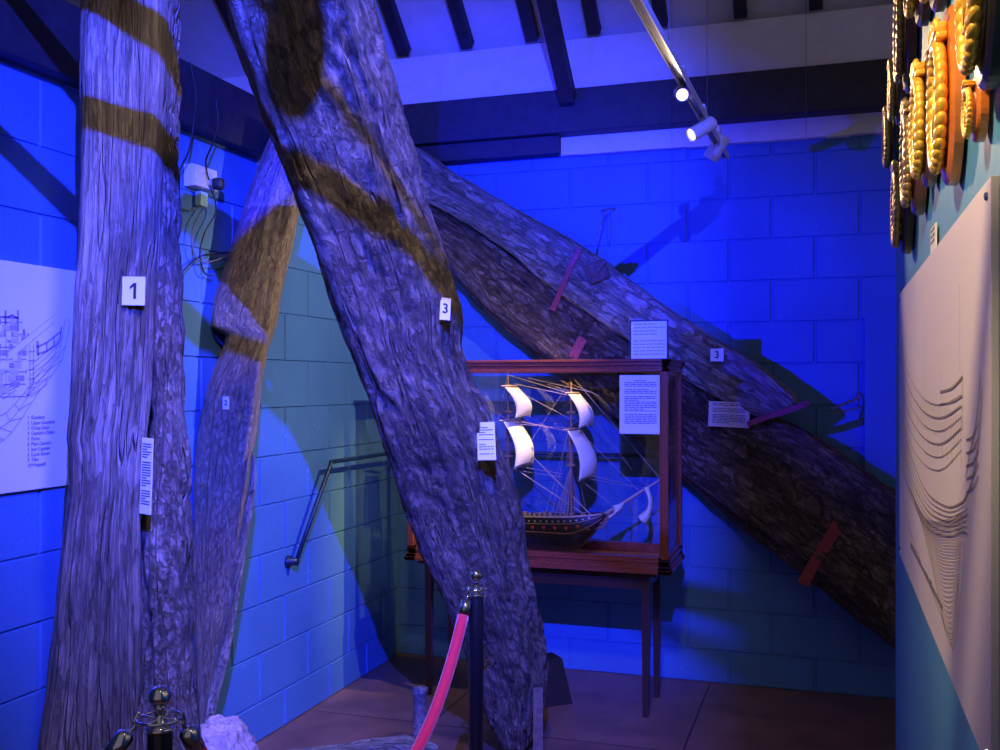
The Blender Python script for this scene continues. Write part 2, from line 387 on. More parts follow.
# ------------------------------------------------------------------ timbers
def timber(name, rowsAB, depth, profile, m, label, seed=0, NU=120, step=.011, amp=1.0, crack=1.0, croc=.5, lump=1.0, cat='ship timber', group=None, ddir=None, taper_ends=0.0, parent=None):
    """rowsAB: list of (A, B) 3D silhouette edge points of the front face down the length.
    depth: number or table; profile: polygon in (u in -1..1 across, v in 0..1 deep)."""
    mids = [(a+b)/2 for a, b in rowsAB]
    S = [0]
    for i in range(1, len(mids)): S.append(S[-1]+(mids[i]-mids[i-1]).length)
    total = S[-1]; NV = int(total/step)
    # resample the profile
    prof = [Vector((p[0], p[1])) for p in profile]; K = len(prof)
    hw0 = sum((b-a).length for a, b in rowsAB)/len(rowsAB)/2
    d0 = depth
    seglen = [((prof[(i+1) % K].x-prof[i].x)*hw0, (prof[(i+1) % K].y-prof[i].y)*d0) for i in range(K)]
    seglen = [math.hypot(*s) for s in seglen]; per = sum(seglen)
    ring = []
    for k in range(NU):
        s = per*k/NU
        for i in range(K):
            if s <= seglen[i]: break
            s -= seglen[i]
        t = s/max(seglen[i], 1e-9)
        ring.append(prof[i]*(1-t)+prof[(i+1) % K]*t)
    for _ in range(max(1, int(NU/60))):
        ring = [(ring[k-1]+ring[k]*2+ring[(k+1) % NU])/4 for k in range(NU)]
    cen = Vector((0, .5))
    bm = bmesh.new(); uvl = bm.loops.layers.uv.new('grain')
    rings = []
    off = Vector((seed*7.3, seed*3.1, seed*5.7))
    for j in range(NV+1):
        s = total*j/NV
        i = 0
        while i < len(S)-2 and s > S[i+1]: i += 1
        t = (s-S[i])/(S[i+1]-S[i])
        # smooth interpolation of edges
        ts = t
        A = rowsAB[i][0].lerp(rowsAB[i+1][0], ts); B = rowsAB[i][1].lerp(rowsAB[i+1][1], ts)
        if ddir is None:
            dd = (A+B)/2-CAM; dd.z = 0; dd.normalize()
        else: dd = Vector(ddir).normalized()
        hwv = (B-A)/2; c = (A+B)/2
        end = 1.0
        if taper_ends > 0:
            e = min(s, total-s)
            if e < taper_ends: end = .80+.20*math.sqrt(max(0, 1-(1-e/taper_ends)**2))
        row = []
        hw = hwv.length; au = hwv/hw
        for k in range(NU):
            q = ring[k]
            ox = q.x*hw*end; oy = (q.y-.5)*depth*end
            nx, ny = ring[(k+1) % NU]-ring[k-1]
            nx, ny = (ny*depth, -nx*hw)
            l = math.hypot(nx, ny) or 1; nx /= l; ny /= l
            g = Vector((ox, oy, 0))
            def nz(f, fl, o=0): return noise.noise(Vector((ox*f+o, oy*f, s*fl))+off)
            h = nz(6, 1.3)*.016*lump + nz(30, 2.2, 9)*.006*amp + nz(70, 6, 4)*.0035*amp
            h += nz(16, 9, 5)*.006*croc
            n = nz(13, .55, 3)
            if abs(n) < .035: h -= (1-abs(n)/.035)*.016*crack
            if croc > 0:
                wv = noise.noise_vector(Vector((ox*14, oy*14, s*6))+off)*.9
                dist, _ = noise.voronoi(Vector((ox*17, oy*17, s*4.5))+off+wv)
                e2 = dist[1]-dist[0]
                if e2 < .22: h -= (1-e2/.22)*.007*croc*max(0, .5+nz(3, 1.2, 20)*1.6)
                h += (.5-dist[0])*.006*croc
            row.append(bm.verts.new(c+au*(ox+nx*h)+dd*(oy+depth/2+ny*h)))
        rings.append((row, s))
    for (A, sa), (B, sb) in zip(rings, rings[1:]):
        for k in range(NU):
            kk = (k+1) % NU
            f = bm.faces.new((A[k], B[k], B[kk], A[kk])); f.smooth = True
            u0, u1 = per*k/NU, per*(k+1)/NU
            for lp, uv in zip(f.loops, ((u0, sa), (u0, sb), (u1, sb), (u1, sa))): lp[uvl].uv = uv
    for (row, s), inv in ((rings[0], False), (rings[-1], True)):
        c = sum((v.co for v in row), Vector())/NU
        inner = [bm.verts.new(v.co.lerp(c, .5)+Vector((random.uniform(-.006, .006),)*3)) for v in row]
        cv = bm.verts.new(c)
        for k in range(NU):
            kk = (k+1) % NU
            for tri in ((row[k], row[kk], inner[kk], inner[k]), (inner[k], inner[kk], cv)):
                f = bm.faces.new(tri)
                for lp in f.loops: lp[uvl].uv = ((lp.vert.co-c).dot(au), (lp.vert.co-c).dot(dd))
    bmesh.ops.recalc_face_normals(bm, faces=bm.faces)
    o = link(name, bm, m, parent)
    for p in o.data.polygons: p.use_smooth = True
    if not parent: tag(o, label, cat, group)
    return o

def vrows(left, right, zt, pys):
    """edge tables by pixel row with depth table zt(py) -> 3D rows"""
    out = []
    for py in pys:
        Z = interp(zt, py)
        out.append((P(interp(left, py), py, Z), P(interp(right, py), py, Z)))
    return out

BOXP = [(-1, .12), (-.9, 0), (.7, 0), (.92, .10), (1, .35), (1, .9), (.8, 1), (-.85, 1), (-1, .85)]
# timber 1: broad upright
L1 = [(-120, 84), (0, 80), (60, 78), (140, 80), (240, 78), (290, 73), (370, 70), (420, 66), (437, 62), (450, 66), (500, 67), (570, 58), (640, 52), (720, 42), (850, 28), (960, 18)]
R1 = [(-120, 172), (0, 172), (60, 171), (130, 169), (230, 165), (300, 159), (400, 153), (470, 146), (520, 141), (580, 141), (640, 143), (720, 146), (850, 150), (960, 152)]
Z1 = [(-120, 2.80), (0, 2.80), (400, 2.83), (960, 2.84)]
rows = vrows(L1, R1, Z1, list(range(-120, 950, 14)))
T1 = timber('ship_timber', rows, .24, BOXP, M_OAK, 'broad upright weathered oak timber bearing the square 1 plate, leftmost', 1, amp=1.1, crack=1.2, croc=.35, lump=.7)
# rough post beside it
L1b = [(-120, 160), (100, 158), (230, 152), (300, 150), (400, 147), (470, 142), (560, 138), (700, 142), (960, 150)]
R1b = [(-120, 176), (0, 177), (60, 177), (100, 178), (150, 176), (200, 180), (260, 181), (330, 182), (400, 184), (440, 186), (500, 190), (600, 193), (680, 193), (760, 200), (960, 210)]
Z1b = [(-120, 2.87), (400, 2.87), (960, 2.87)]
T1b = timber('ship_timber', vrows(L1b, R1b, Z1b, list(range(-120, 935, 14))), .20, [(-1, .2), (-.6, 0), (.5, 0), (1, .3), (1, .8), (.5, 1), (-.6, 1), (-1, .8)], M_OAKR,
             'narrow rough flaky post pressed against the right side of the broad numbered 1 timber', 2, NU=90, amp=1.6, crack=.5, croc=1.8, lump=.9)
# timber 2: upper block with notch, lower shaft
L2u = [(118, 272), (130, 268), (150, 260), (190, 246), (240, 229), (290, 213), (308, 205), (328, 203), (331, 216)]
R2u = [(118, 318), (150, 312), (190, 303), (210, 299), (250, 291), (290, 281), (318, 278), (331, 275)]
Z2u = [(118, 4.42), (331, 4.12)]
# one continuous body: rows from the top block to the foot
L2 = [(118, 274), (150, 261), (190, 246), (240, 229), (290, 212), (306, 205), (327, 203), (333, 222), (350, 219), (372, 208), (400, 196), (430, 188), (500, 187), (600, 190), (700, 196), (748, 198)]
R2 = [(118, 318), (150, 312), (190, 303), (250, 291), (290, 282), (318, 279), (350, 268), (390, 262), (430, 258), (462, 250), (520, 243), (600, 234), (650, 225), (700, 215), (748, 206)]
Z2 = [(118, 4.30), (330, 4.12), (748, 3.98)]
rows = vrows(L2, R2, Z2, list(range(118, 326, 12))+[326, 333]+list(range(345, 782, 13)))
T2 = timber('ship_timber', rows, .24, [(-1, .55), (-.72, .05), (-.5, 0), (.8, 0), (1, .25), (1, .9), (.6, 1), (-.8, 1), (-1, .9)], M_OAKF,
            'slanting brown oak timber with a notch near its middle, against the left wall', 3, amp=.6, crack=.35, croc=.4, lump=1.0)
# lath at its right side
La = [(455, 252), (480, 250), (520, 242), (600, 228), (660, 216), (700, 207), (745, 200)]
Ra = [(455, 255), (480, 257), (520, 252), (600, 239), (660, 229), (700, 219), (745, 209)]
T2b = timber('timber_lath', vrows(La, Ra, [(455, 4.05), (745, 3.90)], list(range(455, 786, 12))), .05, BOXP, M_OAKP,
             'thin pale split lath leaning on the right edge of the notched brown timber', 4, NU=40, amp=.5, crack=.3, croc=.2, lump=.3, cat='lath')
# timber 3: big leaning timber
L3 = [(-200, 185), (-100, 205), (0, 226), (50, 238), (100, 258), (160, 280), (230, 308), (270, 323), (330, 344), (380, 362), (430, 377), (500, 400), (560, 421), (600, 440), (640, 457), (700, 477), (725, 487), (748, 500)]
R3 = [(-200, 340), (-100, 362), (0, 385), (60, 401), (140, 421), (190, 433), (240, 446), (290, 459), (312, 463), (345, 461), (375, 470), (410, 488), (440, 500), (480, 513), (520, 523), (560, 528), (610, 536), (650, 546), (690, 551), (720, 545), (748, 536)]
Z3 = [(-200, 1.95), (0, 2.40), (200, 2.80), (430, 3.30), (600, 3.78), (748, 4.32)]
rows = vrows(L3, R3, Z3, list(range(-190, 748, 13))+[750])
P3 = [(-1, .25), (-.92, .06), (-.8, 0), (.36, 0), (.43, .13), (.50, .08), (1, .55), (1, .92), (.8, 1), (-.85, 1), (-1, .8)]
T3 = timber('ship_timber', rows, .30, P3, M_OAKC, 'massive cracked timber leaning in the centre with a rectangular 3 tag on its side', 5, NU=150, amp=1.2, crack=1.4, croc=1.1, lump=1.0)
# timber 4 (two long diagonals against the back wall)
def drows(top, bot, yt, xs):
    """edges given by pixel column; plane y for the upper and lower edges"""
    out = []
    for px in xs:
        out.append((onY(px[0], interp(top, px[0]), interp(yt, px[0])), onY(px[1], interp(bot, px[1]), interp(yt, px[1]))))
    return out
Tt = [(395, 135), (425, 152), (440, 165), (470, 182), (510, 206), (520, 212), (545, 226), (600, 258), (650, 296), (700, 330), (735, 350), (770, 374), (805, 404)]
Tb = [(395, 188), (435, 208), (470, 228), (510, 256), (545, 285), (600, 322), (650, 356), (690, 384), (740, 412), (790, 428), (812, 436)]
xs = [(px, px-6-24*max(0, min(1, (px-400)/60))+ (30 if px > 780 else 0)*0) for px in range(404, 806, 9)]
T4a = timber('ship_timber', drows(Tt, Tb, [(380, 5.275), (690, 5.275), (810, 5.20)], xs), .22, [(-1, .45), (-.93, .08), (-.8, 0), (.9, 0), (1, .2), (1, .85), (.8, 1), (-.8, 1), (-1, .9)], M_OAKP,
             'upper pale diagonal timber on the back wall bearing the blue-white 3 plate', 6, NU=110, amp=1.2, crack=.8, croc=1.0, lump=.9, ddir=(0, 1, 0), taper_ends=.06)
Bt = [(420, 195), (470, 222), (520, 262), (570, 298), (620, 332), (680, 372), (720, 398), (760, 414), (800, 430), (840, 456), (893, 491), (960, 535)]
Bb = [(420, 250), (455, 284), (480, 312), (530, 356), (582, 397), (660, 466), (690, 492), (760, 548), (830, 600), (893, 652), (960, 708)]
xs = [(px, px-34*min(1, (px-420)/80)) for px in range(424, 975, 9)]
T4b = timber('ship_timber', drows(Bt, Bb, [(380, 5.315), (690, 5.300), (800, 5.20), (960, 5.14)], xs), .24, [(-1, .3), (-.93, .05), (-.8, 0), (.6, 0), (.8, .1), (1, .5), (1, .85), (.8, 1), (-.8, 1), (-1, .9)], M_OAKD,
             'lower dark pitted diagonal timber running down to the right behind the partition', 7, NU=130, amp=1.6, crack=1.4, croc=1.0, lump=1.0, ddir=(0, 1, 0))

# surface finder for things fixed on the timbers
def bvh(o):
    me = o.data
    return BVHTree.FromPolygons([o.matrix_world @ v.co for v in me.vertices], [tuple(p.vertices) for p in me.polygons])
BV = {n: bvh(o) for n, o in (('1', T1), ('1b', T1b), ('2', T2), ('3', T3), ('4a', T4a), ('4b', T4b))}
def surf(key, px, py):
    r = ray(px, py).normalized(); h = BV[key].ray_cast(CAM, r)
    return h[0] if h[0] else P(px, py, 3)

def plate_axes(nrm, tilt=0.0):
    n = Vector(nrm).normalized(); u = Vector((0, 0, 1)); r = u.cross(n)*1.0
    r.normalize(); u = n.cross(r).normalized()
    c, s = math.cos(tilt), math.sin(tilt)
    return r*c+u*s, u*c-r*s, n
def text_obj(name, s, size, parent, pos, r, u, n, m, align='LEFT', ext=.0004, label=None, bold=.0):
    cu = bpy.data.curves.new(name, 'FONT'); cu.body = s; cu.size = size; cu.extrude = ext; cu.align_x = align; cu.align_y = 'CENTER'
    cu.materials.append(m)
    o = bpy.data.objects.new(name, cu); COL.objects.link(o)
    Mx = Matrix((( r.x, u.x, n.x, pos.x), (r.y, u.y, n.y, pos.y), (r.z, u.z, n.z, pos.z), (0, 0, 0, 1)))
    cu.offset = size*bold
    bpy.context.view_layer.update()
    me = bpy.data.meshes.new_from_object(o); bpy.data.objects.remove(o); bpy.data.curves.remove(cu)
    me.transform(Mx); me.name = name
    q = bpy.data.objects.new(name, me); COL.objects.link(q)
    if not me.materials: me.materials.append(m)
    q.parent = parent; q.matrix_parent_inverse = parent.matrix_world.inverted()
    return q
def join_meshes(name, objs, parent, m):
    bm = bmesh.new()
    for o in objs: bm.from_mesh(o.data)
    for o in objs:
        me = o.data; bpy.data.objects.remove(o); bpy.data.meshes.remove(me)
    return link(name, bm, m, parent)
def sign(name, c, nrm, w, h, m, label, cat, text=None, tsize=.05, tilt=0, lines=0, thick=.003, ink=M_INK, group=None, curl=0, heading=False, margin=.1):
    r, u, n = plate_axes(nrm, tilt)
    bm = bmesh.new()
    NX = 1; NYs = 8
    # a thin sheet with slight curl
    pts = []
    for side in (0, 1):
        g = []
        for j in range(NYs+1):
            v = -1+2*j/NYs; row = []
            for i in range(5):
                uu = -1+i*.5
                d = curl*(uu*.5+.5)**2*(1-v)*.5
                row.append(bm.verts.new(c+r*(uu*w/2)+u*(v*h/2)+n*((thick if side else 0)+d)))
            g.append(row)
        pts.append(g)
    F, B = pts[1], pts[0]
    for j in range(NYs):
        for i in range(4):
            bm.faces.new((F[j][i], F[j][i+1], F[j+1][i+1], F[j+1][i])); bm.faces.new((B[j][i], B[j+1][i], B[j+1][i+1], B[j][i+1]))
    for j in range(NYs):
        bm.faces.new((F[j][0], F[j+1][0], B[j+1][0], B[j][0])); bm.faces.new((F[j][4], B[j][4], B[j+1][4], F[j+1][4]))
    for i in range(4):
        bm.faces.new((F[0][i], B[0][i], B[0][i+1], F[0][i+1])); bm.faces.new((F[NYs][i], F[NYs][i+1], B[NYs][i+1], B[NYs][i]))
    bmesh.ops.recalc_face_normals(bm, faces=bm.faces)
    me = bpy.data.meshes.new(name); bm.to_mesh(me); bm.free(); me.materials.append(m)
    o = bpy.data.objects.new(name, me); COL.objects.link(o); tag(o, label, cat, group)
    if text == '1':
        bm = bmesh.new(); hh = tsize*.36; sw = tsize*.075
        def fl(pts): bm.faces.new([bm.verts.new(c+n*(thick+.0008)+r*x+u*y) for x, y in pts])
        fl([(0, -hh), (sw*2, -hh), (sw*2, hh), (0, hh)])
        fl([(0, hh), (-sw*2.4, hh*.55), (-sw*2.4, hh*.22), (0, hh*.52)])
        link('numeral', bm, ink, o)
    elif text: text_obj('numeral', text, tsize, o, c+n*(thick+.0006), r, u, n, ink, 'CENTER', bold=.02)
    if lines:
        bm = bmesh.new(); rnd = random.Random(len(label)+lines)
        y = h/2*(1-margin*1.6); dy = h*(1-margin*1.8)/lines
        for k in range(lines):
            if heading and k == 0:
                x = -w*.14; xe = w*.14
            else:
                x = -w/2*(1-margin*2); xe = w/2*(1-margin*2)
                if rnd.random() < .22: xe *= rnd.uniform(-.2, .6)
                if rnd.random() < .13: y -= dy; continue
            while x < xe:
                l = min(rnd.uniform(.05, .16)*w, xe-x)
                dd = curl*((x+l/2)/w+.5)**2*(1-2*y/h)*.5
                obox(bm, c+r*(x+l/2)+u*y+n*(thick+.0005+dd), r*(l/2), u*(dy*.21), n*.0003)
                x += l+.022*w
            y -= dy
            if y < -h/2*(1-margin): break
        q = link('printed_lines', bm, ink, o)
    return o

def towards(p): return (CAM-p).normalized()
n3 = Vector((.25, -1, 0))
Y4A = [(380, 5.275), (690, 5.275), (810, 5.20)]; Y4B = [(380, 5.315), (690, 5.300), (800, 5.20), (960, 5.14)]
def on_timber(key, px, py, off=.012):
    if key == '4a': return onY(px, py, interp(Y4A, px)-off)
    if key == '4b': return onY(px, py, interp(Y4B, px)-off)
    p = surf(key, px, py); d = towards(p); return p+d*off
nrm1 = (.12, -1, 0)
c = on_timber('1', 134, 291, .014); sign('number_plate', c, nrm1, .070, .080, M_PAPER, 'square white plate with a large 1 on the broad left timber', 'number plate', '1', .062, tilt=-.03)
c = on_timber('2', 226, 403, .012); sign('number_plate', c, (.25, -1, .0), .026, .052, M_PAPER, 'tiny upright white tag with a small 2 on the notched brown timber', 'number plate', '2', .03)
c = on_timber('3', 445, 309, .024); sign('number_plate', c, (.9, -1, 0), .034, .068, M_PAPER, 'small white tag with a 3 on the right side of the massive leaning timber', 'number plate', '3', .042, tilt=-.06)
c = on_timber('4a', 717, 355, .014); sign('number_plate', c, (.0, -1, .0), .066, .066, M_PAPER, 'small square plate with a 3 on the pale diagonal timber', 'number plate', '3', .05)
c = P(147, 476, 2.82); sign('caption_strip', c, (-.22, -1, 0), .045, .215, M_PAPER, 'narrow upright caption strip wedged between the broad timber and the rough post', 'caption', lines=24, tilt=-.05)
c = on_timber('3', 486, 441, .035); sign('caption_sheet', c, (.5, -1, 0), .060, .128, M_PAPER, 'curled white caption sheet on the massive leaning timber', 'caption', lines=13, curl=.02, tilt=.03)
c = on_timber('4b', 729, 415, .02); c = onY(729, 414.5, c.y); sign('caption_board', c, (0, -1, 0), .206, .130, M_BUFF, 'landscape buff caption card on the dark diagonal timber', 'caption', lines=13, tilt=-.035, thick=.006)

# ------------------------------------------------------------------ iron straps on timber 4
def strap(keypts, w, label, name='iron_strap', th=.006):
    bm = bmesh.new(); pts = []
    for key, px, py in keypts: pts.append(on_timber(key, px, py, .008))
    ys = min(p.y for p in pts)
    pts = [Vector((p.x, min(p.y, ys+.02), p.z)) for p in pts]
    d = (pts[-1]-pts[0]).normalized(); n = Vector((0, -1, 0)); a = d.cross(n).normalized()
    prev = None
    for i in range(len(pts)-1):
        A, B = pts[i], pts[i+1]
        obox(bm, (A+B)/2, a*w/2, (B-A)/2*1.02, n*th/2, .0015)
    e = pts[0]
    for q in (pts[0]+d*.015, pts[-1]-d*.015): lathe(bm, q+n*.003, n, [(0, .007), (.004, .007), (.006, .003)], 10)
    o = link(name, bm, M_RED, None); return tag(o, label, 'iron strap')
strap([('4a', 579, 250), ('4a', 570, 268), ('4a', 562, 288), ('4b', 553, 310)], .028, 'long red oxide strap across the pale diagonal timber')
strap([('4b', 583, 338), ('4b', 578, 347), ('4b', 573, 358)], .050, 'short broad red strap just above the display case top')
strap([('4a', 808, 403), ('4b', 790, 410), ('4b', 770, 416), ('4b', 748, 424)], .028, 'slim red strap by the lower end of the pale diagonal timber')
strap([('4b', 838, 524), ('4b', 825, 546), ('4b', 812, 567), ('4b', 803, 584)], .052, 'broad dark red strap across the lower right of the dark diagonal timber')
# rusty block let into upper timber
bm = bmesh.new(); c = on_timber('4a', 597, 272, .004)
obox(bm, c, Vector((.055, 0, .02)), Vector((0, .02, 0)), Vector((-.022, 0, .05)), .008)
obox(bm, c+Vector((.03, -.018, .03)), Vector((.022, 0, .03)), Vector((0, .012, 0)), Vector((-.006, 0, .008)), .003)
tag(link('iron_cleat', bm, mat('brown_cleat', (.11, .065, .045), .8, bump=.01, bscale=40, vary=.5), None), 'brown cleat set in the top edge of the pale diagonal timber', 'cleat')
# wall bracket wires
bm = bmesh.new()
a = onY(606, 209, 5.40); b = onY(596, 246, 5.36); c = onY(612, 210, 5.50)
tube(bm, [onY(602, 211, 5.53), a, b], .005, 8); tube(bm, [a, onY(615, 208, 5.53)], .004, 8); tube(bm, [c, onY(609, 243, 5.46)], .003, 8)
tag(link('wire_bracket', bm, M_IRON), 'thin bent wire bracket on the back wall above the pale timber', 'bracket')
bm = bmesh.new(); a = onY(858, 398, 5.50)
tube(bm, [a+Vector((0, .04, .03)), a, onY(830, 410, 5.36)], .006, 8); tube(bm, [a+Vector((0, .04, -.04)), a+Vector((.01, 0, -.05)), onY(832, 413, 5.36)], .004, 8)
ball(bm, a, .012)
tag(link('wire_bracket', bm, M_IRON), 'wire bracket on the back wall at the right above the dark timber', 'bracket')

# ------------------------------------------------------------------ display table and case
X0, X1, Y0, Y1, ZB, ZT = -2.095, -.735, 4.80, 5.27, .715, 1.750
t = thing('display_table', (-1.43, 5.05, 0), 'slim dark wooden table under the glass display case', 'table')
bm = bmesh.new(); box(bm, (-2.05, 4.84, .690), (-.80, 5.24, .713), .004); link('tabletop', bm, M_TABLE, t)
bm = bmesh.new()
box(bm, (-2.01, 4.862, .625), (-.845, 4.882, .69)); box(bm, (-2.01, 5.20, .625), (-.845, 5.22, .69))
box(bm, (-2.01, 4.862, .625), (-1.99, 5.22, .69)); box(bm, (-.865, 4.862, .625), (-.845, 5.22, .69)); link('apron', bm, M_TABLE, t)
for lx in (-2.0, -.857):
    for ly in (4.875, 5.205):
        bm = bmesh.new(); vs = box(bm, (lx-.019, ly-.019, 0), (lx+.019, ly+.019, .69), 0)
        for v in vs:
            if v.co.z < .1: v.co.x = lx+(v.co.x-lx)*.72; v.co.y = ly+(v.co.y-ly)*.72
        link('leg', bm, M_TABLE, t)

t = thing('display_case', (-1.43, 5.05, ZB), 'large glass display case in a mahogany frame holding the ship model', 'display case')
bm = bmesh.new()      # plinth with moulding steps
for e, za, zb in ((.012, 0, .018), (.004, .018, .034), (-.004, .034, .052), (.002, .052, .064), (-.008, .064, .078)):
    # hollow frame: four rails each
    for (a, b) in (((X0-e, Y0-e), (X1+e, Y0+.05)), ((X0-e, Y1-.05), (X1+e, Y1+e)), ((X0-e, Y0-e), (X0+.05, Y1+e)), ((X1-.05, Y0-e), (X1+e, Y1+e))):
        box(bm, (a[0], a[1], ZB+za), (b[0], b[1], ZB+zb), .0015)
link('plinth', bm, M_MAHOG, t)
bm = bmesh.new(); box(bm, (X0+.02, Y0+.02, ZB+.005), (X1-.02, Y1-.02, ZB+.030)); link('floor_board', bm, mat('case_floor_veneer', (.62, .22, .08), .3, coat=.3, vary=.25, bscale=30), t)
bm = bmesh.new()
for e, za, zb in ((.002, -.060, -.044), (-.006, -.044, -.030), (.004, -.030, -.012), (.014, -.012, 0)):
    for (a, b) in (((X0-e, Y0-e), (X1+e, Y0+.032)), ((X0-e, Y1-.032), (X1+e, Y1+e)), ((X0-e, Y0-e), (X0+.032, Y1+e)), ((X1-.032, Y0-e), (X1+e, Y1+e))):
        box(bm, (a[0], a[1], ZT+za), (b[0], b[1], ZT+zb), .0015)
link('top_frame', bm, M_MAHOG, t)
for px_ in (X0, X1):
    for py_ in (Y0, Y1):
        bm = bmesh.new(); sx = 1 if px_ == X0 else -1; sy = 1 if py_ == Y0 else -1
        xa, xb = sorted((px_, px_+sx*.036)); ya, yb = sorted((py_, py_+sy*.030))
        box(bm, (xa, ya, ZB+.07), (xb, yb, ZT-.055), .004)
        box(bm, (min(px_+sx*.036, px_+sx*.044), ya+.01, ZB+.07), (max(px_+sx*.036, px_+sx*.044), yb-.006, ZT-.055), .001)
        link('corner_post', bm, M_MAHOG, t)
def pane(lo, hi): bm = bmesh.new(); box(bm, lo, hi); return link('glass_pane', bm, M_GLASS, t)
pane((X0+.03, Y0+.012, ZB+.07), (X1-.03, Y0+.016, ZT-.05)); pane((X0+.03, Y1-.016, ZB+.07), (X1-.03, Y1-.012, ZT-.05))
pane((X0+.012, Y0+.03, ZB+.07), (X0+.016, Y1-.03, ZT-.05)); pane((X1-.016, Y0+.03, ZB+.07), (X1-.012, Y1-.03, ZT-.05))
pane((X0+.03, Y0+.03, ZT-.02), (X1-.03, Y1-.03, ZT-.016))
# notice lying against the front glass, notice standing on top
c = onY(640.5, 404.5, Y0+.022); sign('notice_sheet', c, (0, -1, 0), .205, .285, M_PAPER, 'typed white notice sheet inside the upper right of the display case', 'notice', lines=26, thick=.0015, heading=True, margin=.12)
c = onY(649, 341, Y0+.10)
t2 = thing('framed_notice', (c.x, Y0+.10, ZT), 'pale notice in a thin dark frame standing on top of the display case', 'notice')
w, h = .176, .186; c = Vector((c.x, Y0+.10, ZT+.003+h/2))
bm = bmesh.new()
tl = .08
for (a, b) in (((-w/2-.006, -h/2-.003), (-w/2, h/2+.004)), ((w/2, -h/2-.003), (w/2+.006, h/2+.004)), ((-w/2-.006, h/2), (w/2+.006, h/2+.006)), ((-w/2-.006, -h/2-.003), (w/2+.006, -h/2+.002))):
    box(bm, (c.x+a[0], c.y-.006, c.z+a[1]), (c.x+b[0], c.y+.006, c.z+b[1]))
link('frame', bm, M_SHB, t2)
bm = bmesh.new(); box(bm, (c.x-w/2, c.y-.002, c.z-h/2), (c.x+w/2, c.y+.004, c.z+h/2)); link('sheet', bm, M_PAPER, t2)
bm = bmesh.new(); rnd = random.Random(3)
for k in range(10):
    y = h*.42-k*h*.088
    if k == 4: continue
    x = -w*.44; xe = w*.44*(1 if rnd.random() > .25 else .5)
    while x < xe:
        l = min(rnd.uniform(.01, .03), xe-x); box(bm, (c.x+x, c.y-.0028, c.z+y-.0028), (c.x+x+l, c.y-.002, c.z+y+.0028)); x += l+.004
link('printed_lines', bm, M_FADEINK, t2)
bm = bmesh.new(); box(bm, (c.x-.02, c.y+.004, ZT+.001), (c.x+.02, c.y+.07, ZT+.006)); box(bm, (c.x-.015, c.y+.004, ZT+.001), (c.x+.015, c.y+.01, ZT+.12)); link('easel_foot', bm, M_SHB, t2)

# ------------------------------------------------------------------ ship model
YS = 5.035
ship = thing('ship_model', (-1.5, YS, ZB+.05), 'black-hulled three-masted sailing ship model with white sails inside the case', 'ship model')
def S(px, py, dy=0): return onY(px, py, YS+dy)
xs0, xb0 = -1.985, -1.09
bm = bmesh.new(); NS, NR = 60, 28
zk = ZB+.044
def sheer(t): return .945 + .045*(2*t-1)**2*(1 if t < .5 else .55) + (.03 if t < .18 else 0)
def hb(t): return .088*(min(1, .72+t*1.4) if t < .2 else 1)*(1 if t < .72 else math.sqrt(max(0.0, 1-((t-.72)/.285)**2)))
rings = []
for i in range(NS+1):
    t = i/NS; x = xs0+(xb0-xs0)*t; b = max(hb(t), .003); zt = sheer(t)
    kz = zk if t < .80 else zk+(zt-zk)*((t-.80)/.20)**1.35*.88
    row = []
    for k in range(NR+1):
        a = PI*k/NR; cy = math.cos(a); sz = math.sin(a)
        yy = b*(abs(cy)**.45)*(1 if cy >= 0 else -1)
        tum = 1-.22*(1-sz)**2
        zz = zt-(zt-kz)*(sz**.9)
        row.append(bm.verts.new((x, YS+yy*tum, zz)))
    rings.append(row)
for A, B in zip(rings, rings[1:]):
    for k in range(NR): bm.faces.new((A[k], B[k], B[k+1], A[k+1]))
bm.faces.new(rings[0]); 
bmesh.ops.recalc_face_normals(bm, faces=bm.faces)
link('hull', bm, M_HULL, ship, True)
bm = bmesh.new()
dk = []
for i in range(NS+1):
    t = i/NS; x = xs0+(xb0-xs0)*t; b = max(hb(t), .003)*.74; dk.append((bm.verts.new((x, YS-b, sheer(t)-.012)), bm.verts.new((x, YS+b, sheer(t)-.012))))
for A, B in zip(dk, dk[1:]): bm.faces.new((A[0], A[1], B[1], B[0]))
for i in range(26):
    x = xs0+.1+i*.028; box(bm, (x, YS-.05, .93), (x+.014, YS-.03+random.uniform(0, .06), .952+random.uniform(0, .018)))
link('deck', bm, M_DECK, ship)
def hull_side(t, f, out=.001):
    """point on the near side: f = fraction below the sheer"""
    x = xs0+(xb0-xs0)*t; b = max(hb(t), .003); zt = sheer(t); kz = zk if t < .80 else zk+(zt-zk)*((t-.80)/.20)**1.35*.88
    sz = f**(1/.9); cy = math.sqrt(max(0, 1-sz*sz)); tum = 1-.22*(1-sz)**2
    return Vector((x, YS-b*(cy**.45)*tum-out, zt-(zt-kz)*f))
for f, r, m, nm in ((.02, .0045, M_YARD, 'gunwale_rail'), (.20, .0022, M_DECK, 'upper_wale'), (.42, .003, M_SPAR, 'lower_wale')):
    bm = bmesh.new(); tube(bm, [hull_side(.0+.985*i/50, f+(.10*(2*(i/50)-1)**2 if f > .3 else 0)) for i in range(51)], r, 6); link(nm, bm, m, ship, True)
for k in range(13):
    t_ = .06+k*.066; p = hull_side(t_, .30+.03*(2*t_-1)**2)
    bm = bmesh.new(); box(bm, (p.x-.008, p.y-.004, p.z-.002), (p.x+.008, p.y+.003, p.z+.007)); box(bm, (p.x-.003, p.y-.004, p.z-.009), (p.x+.003, p.y+.003, p.z-.001)); link('gun_port', bm, M_PORT, ship)
bm = bmesh.new()
for k in range(26):
    t_ = .04+k*.035; p = hull_side(t_, .13); box(bm, (p.x-.004, p.y-.003, p.z-.003), (p.x+.004, p.y+.002, p.z+.003))
link('gold_studs', bm, M_STUD, ship)
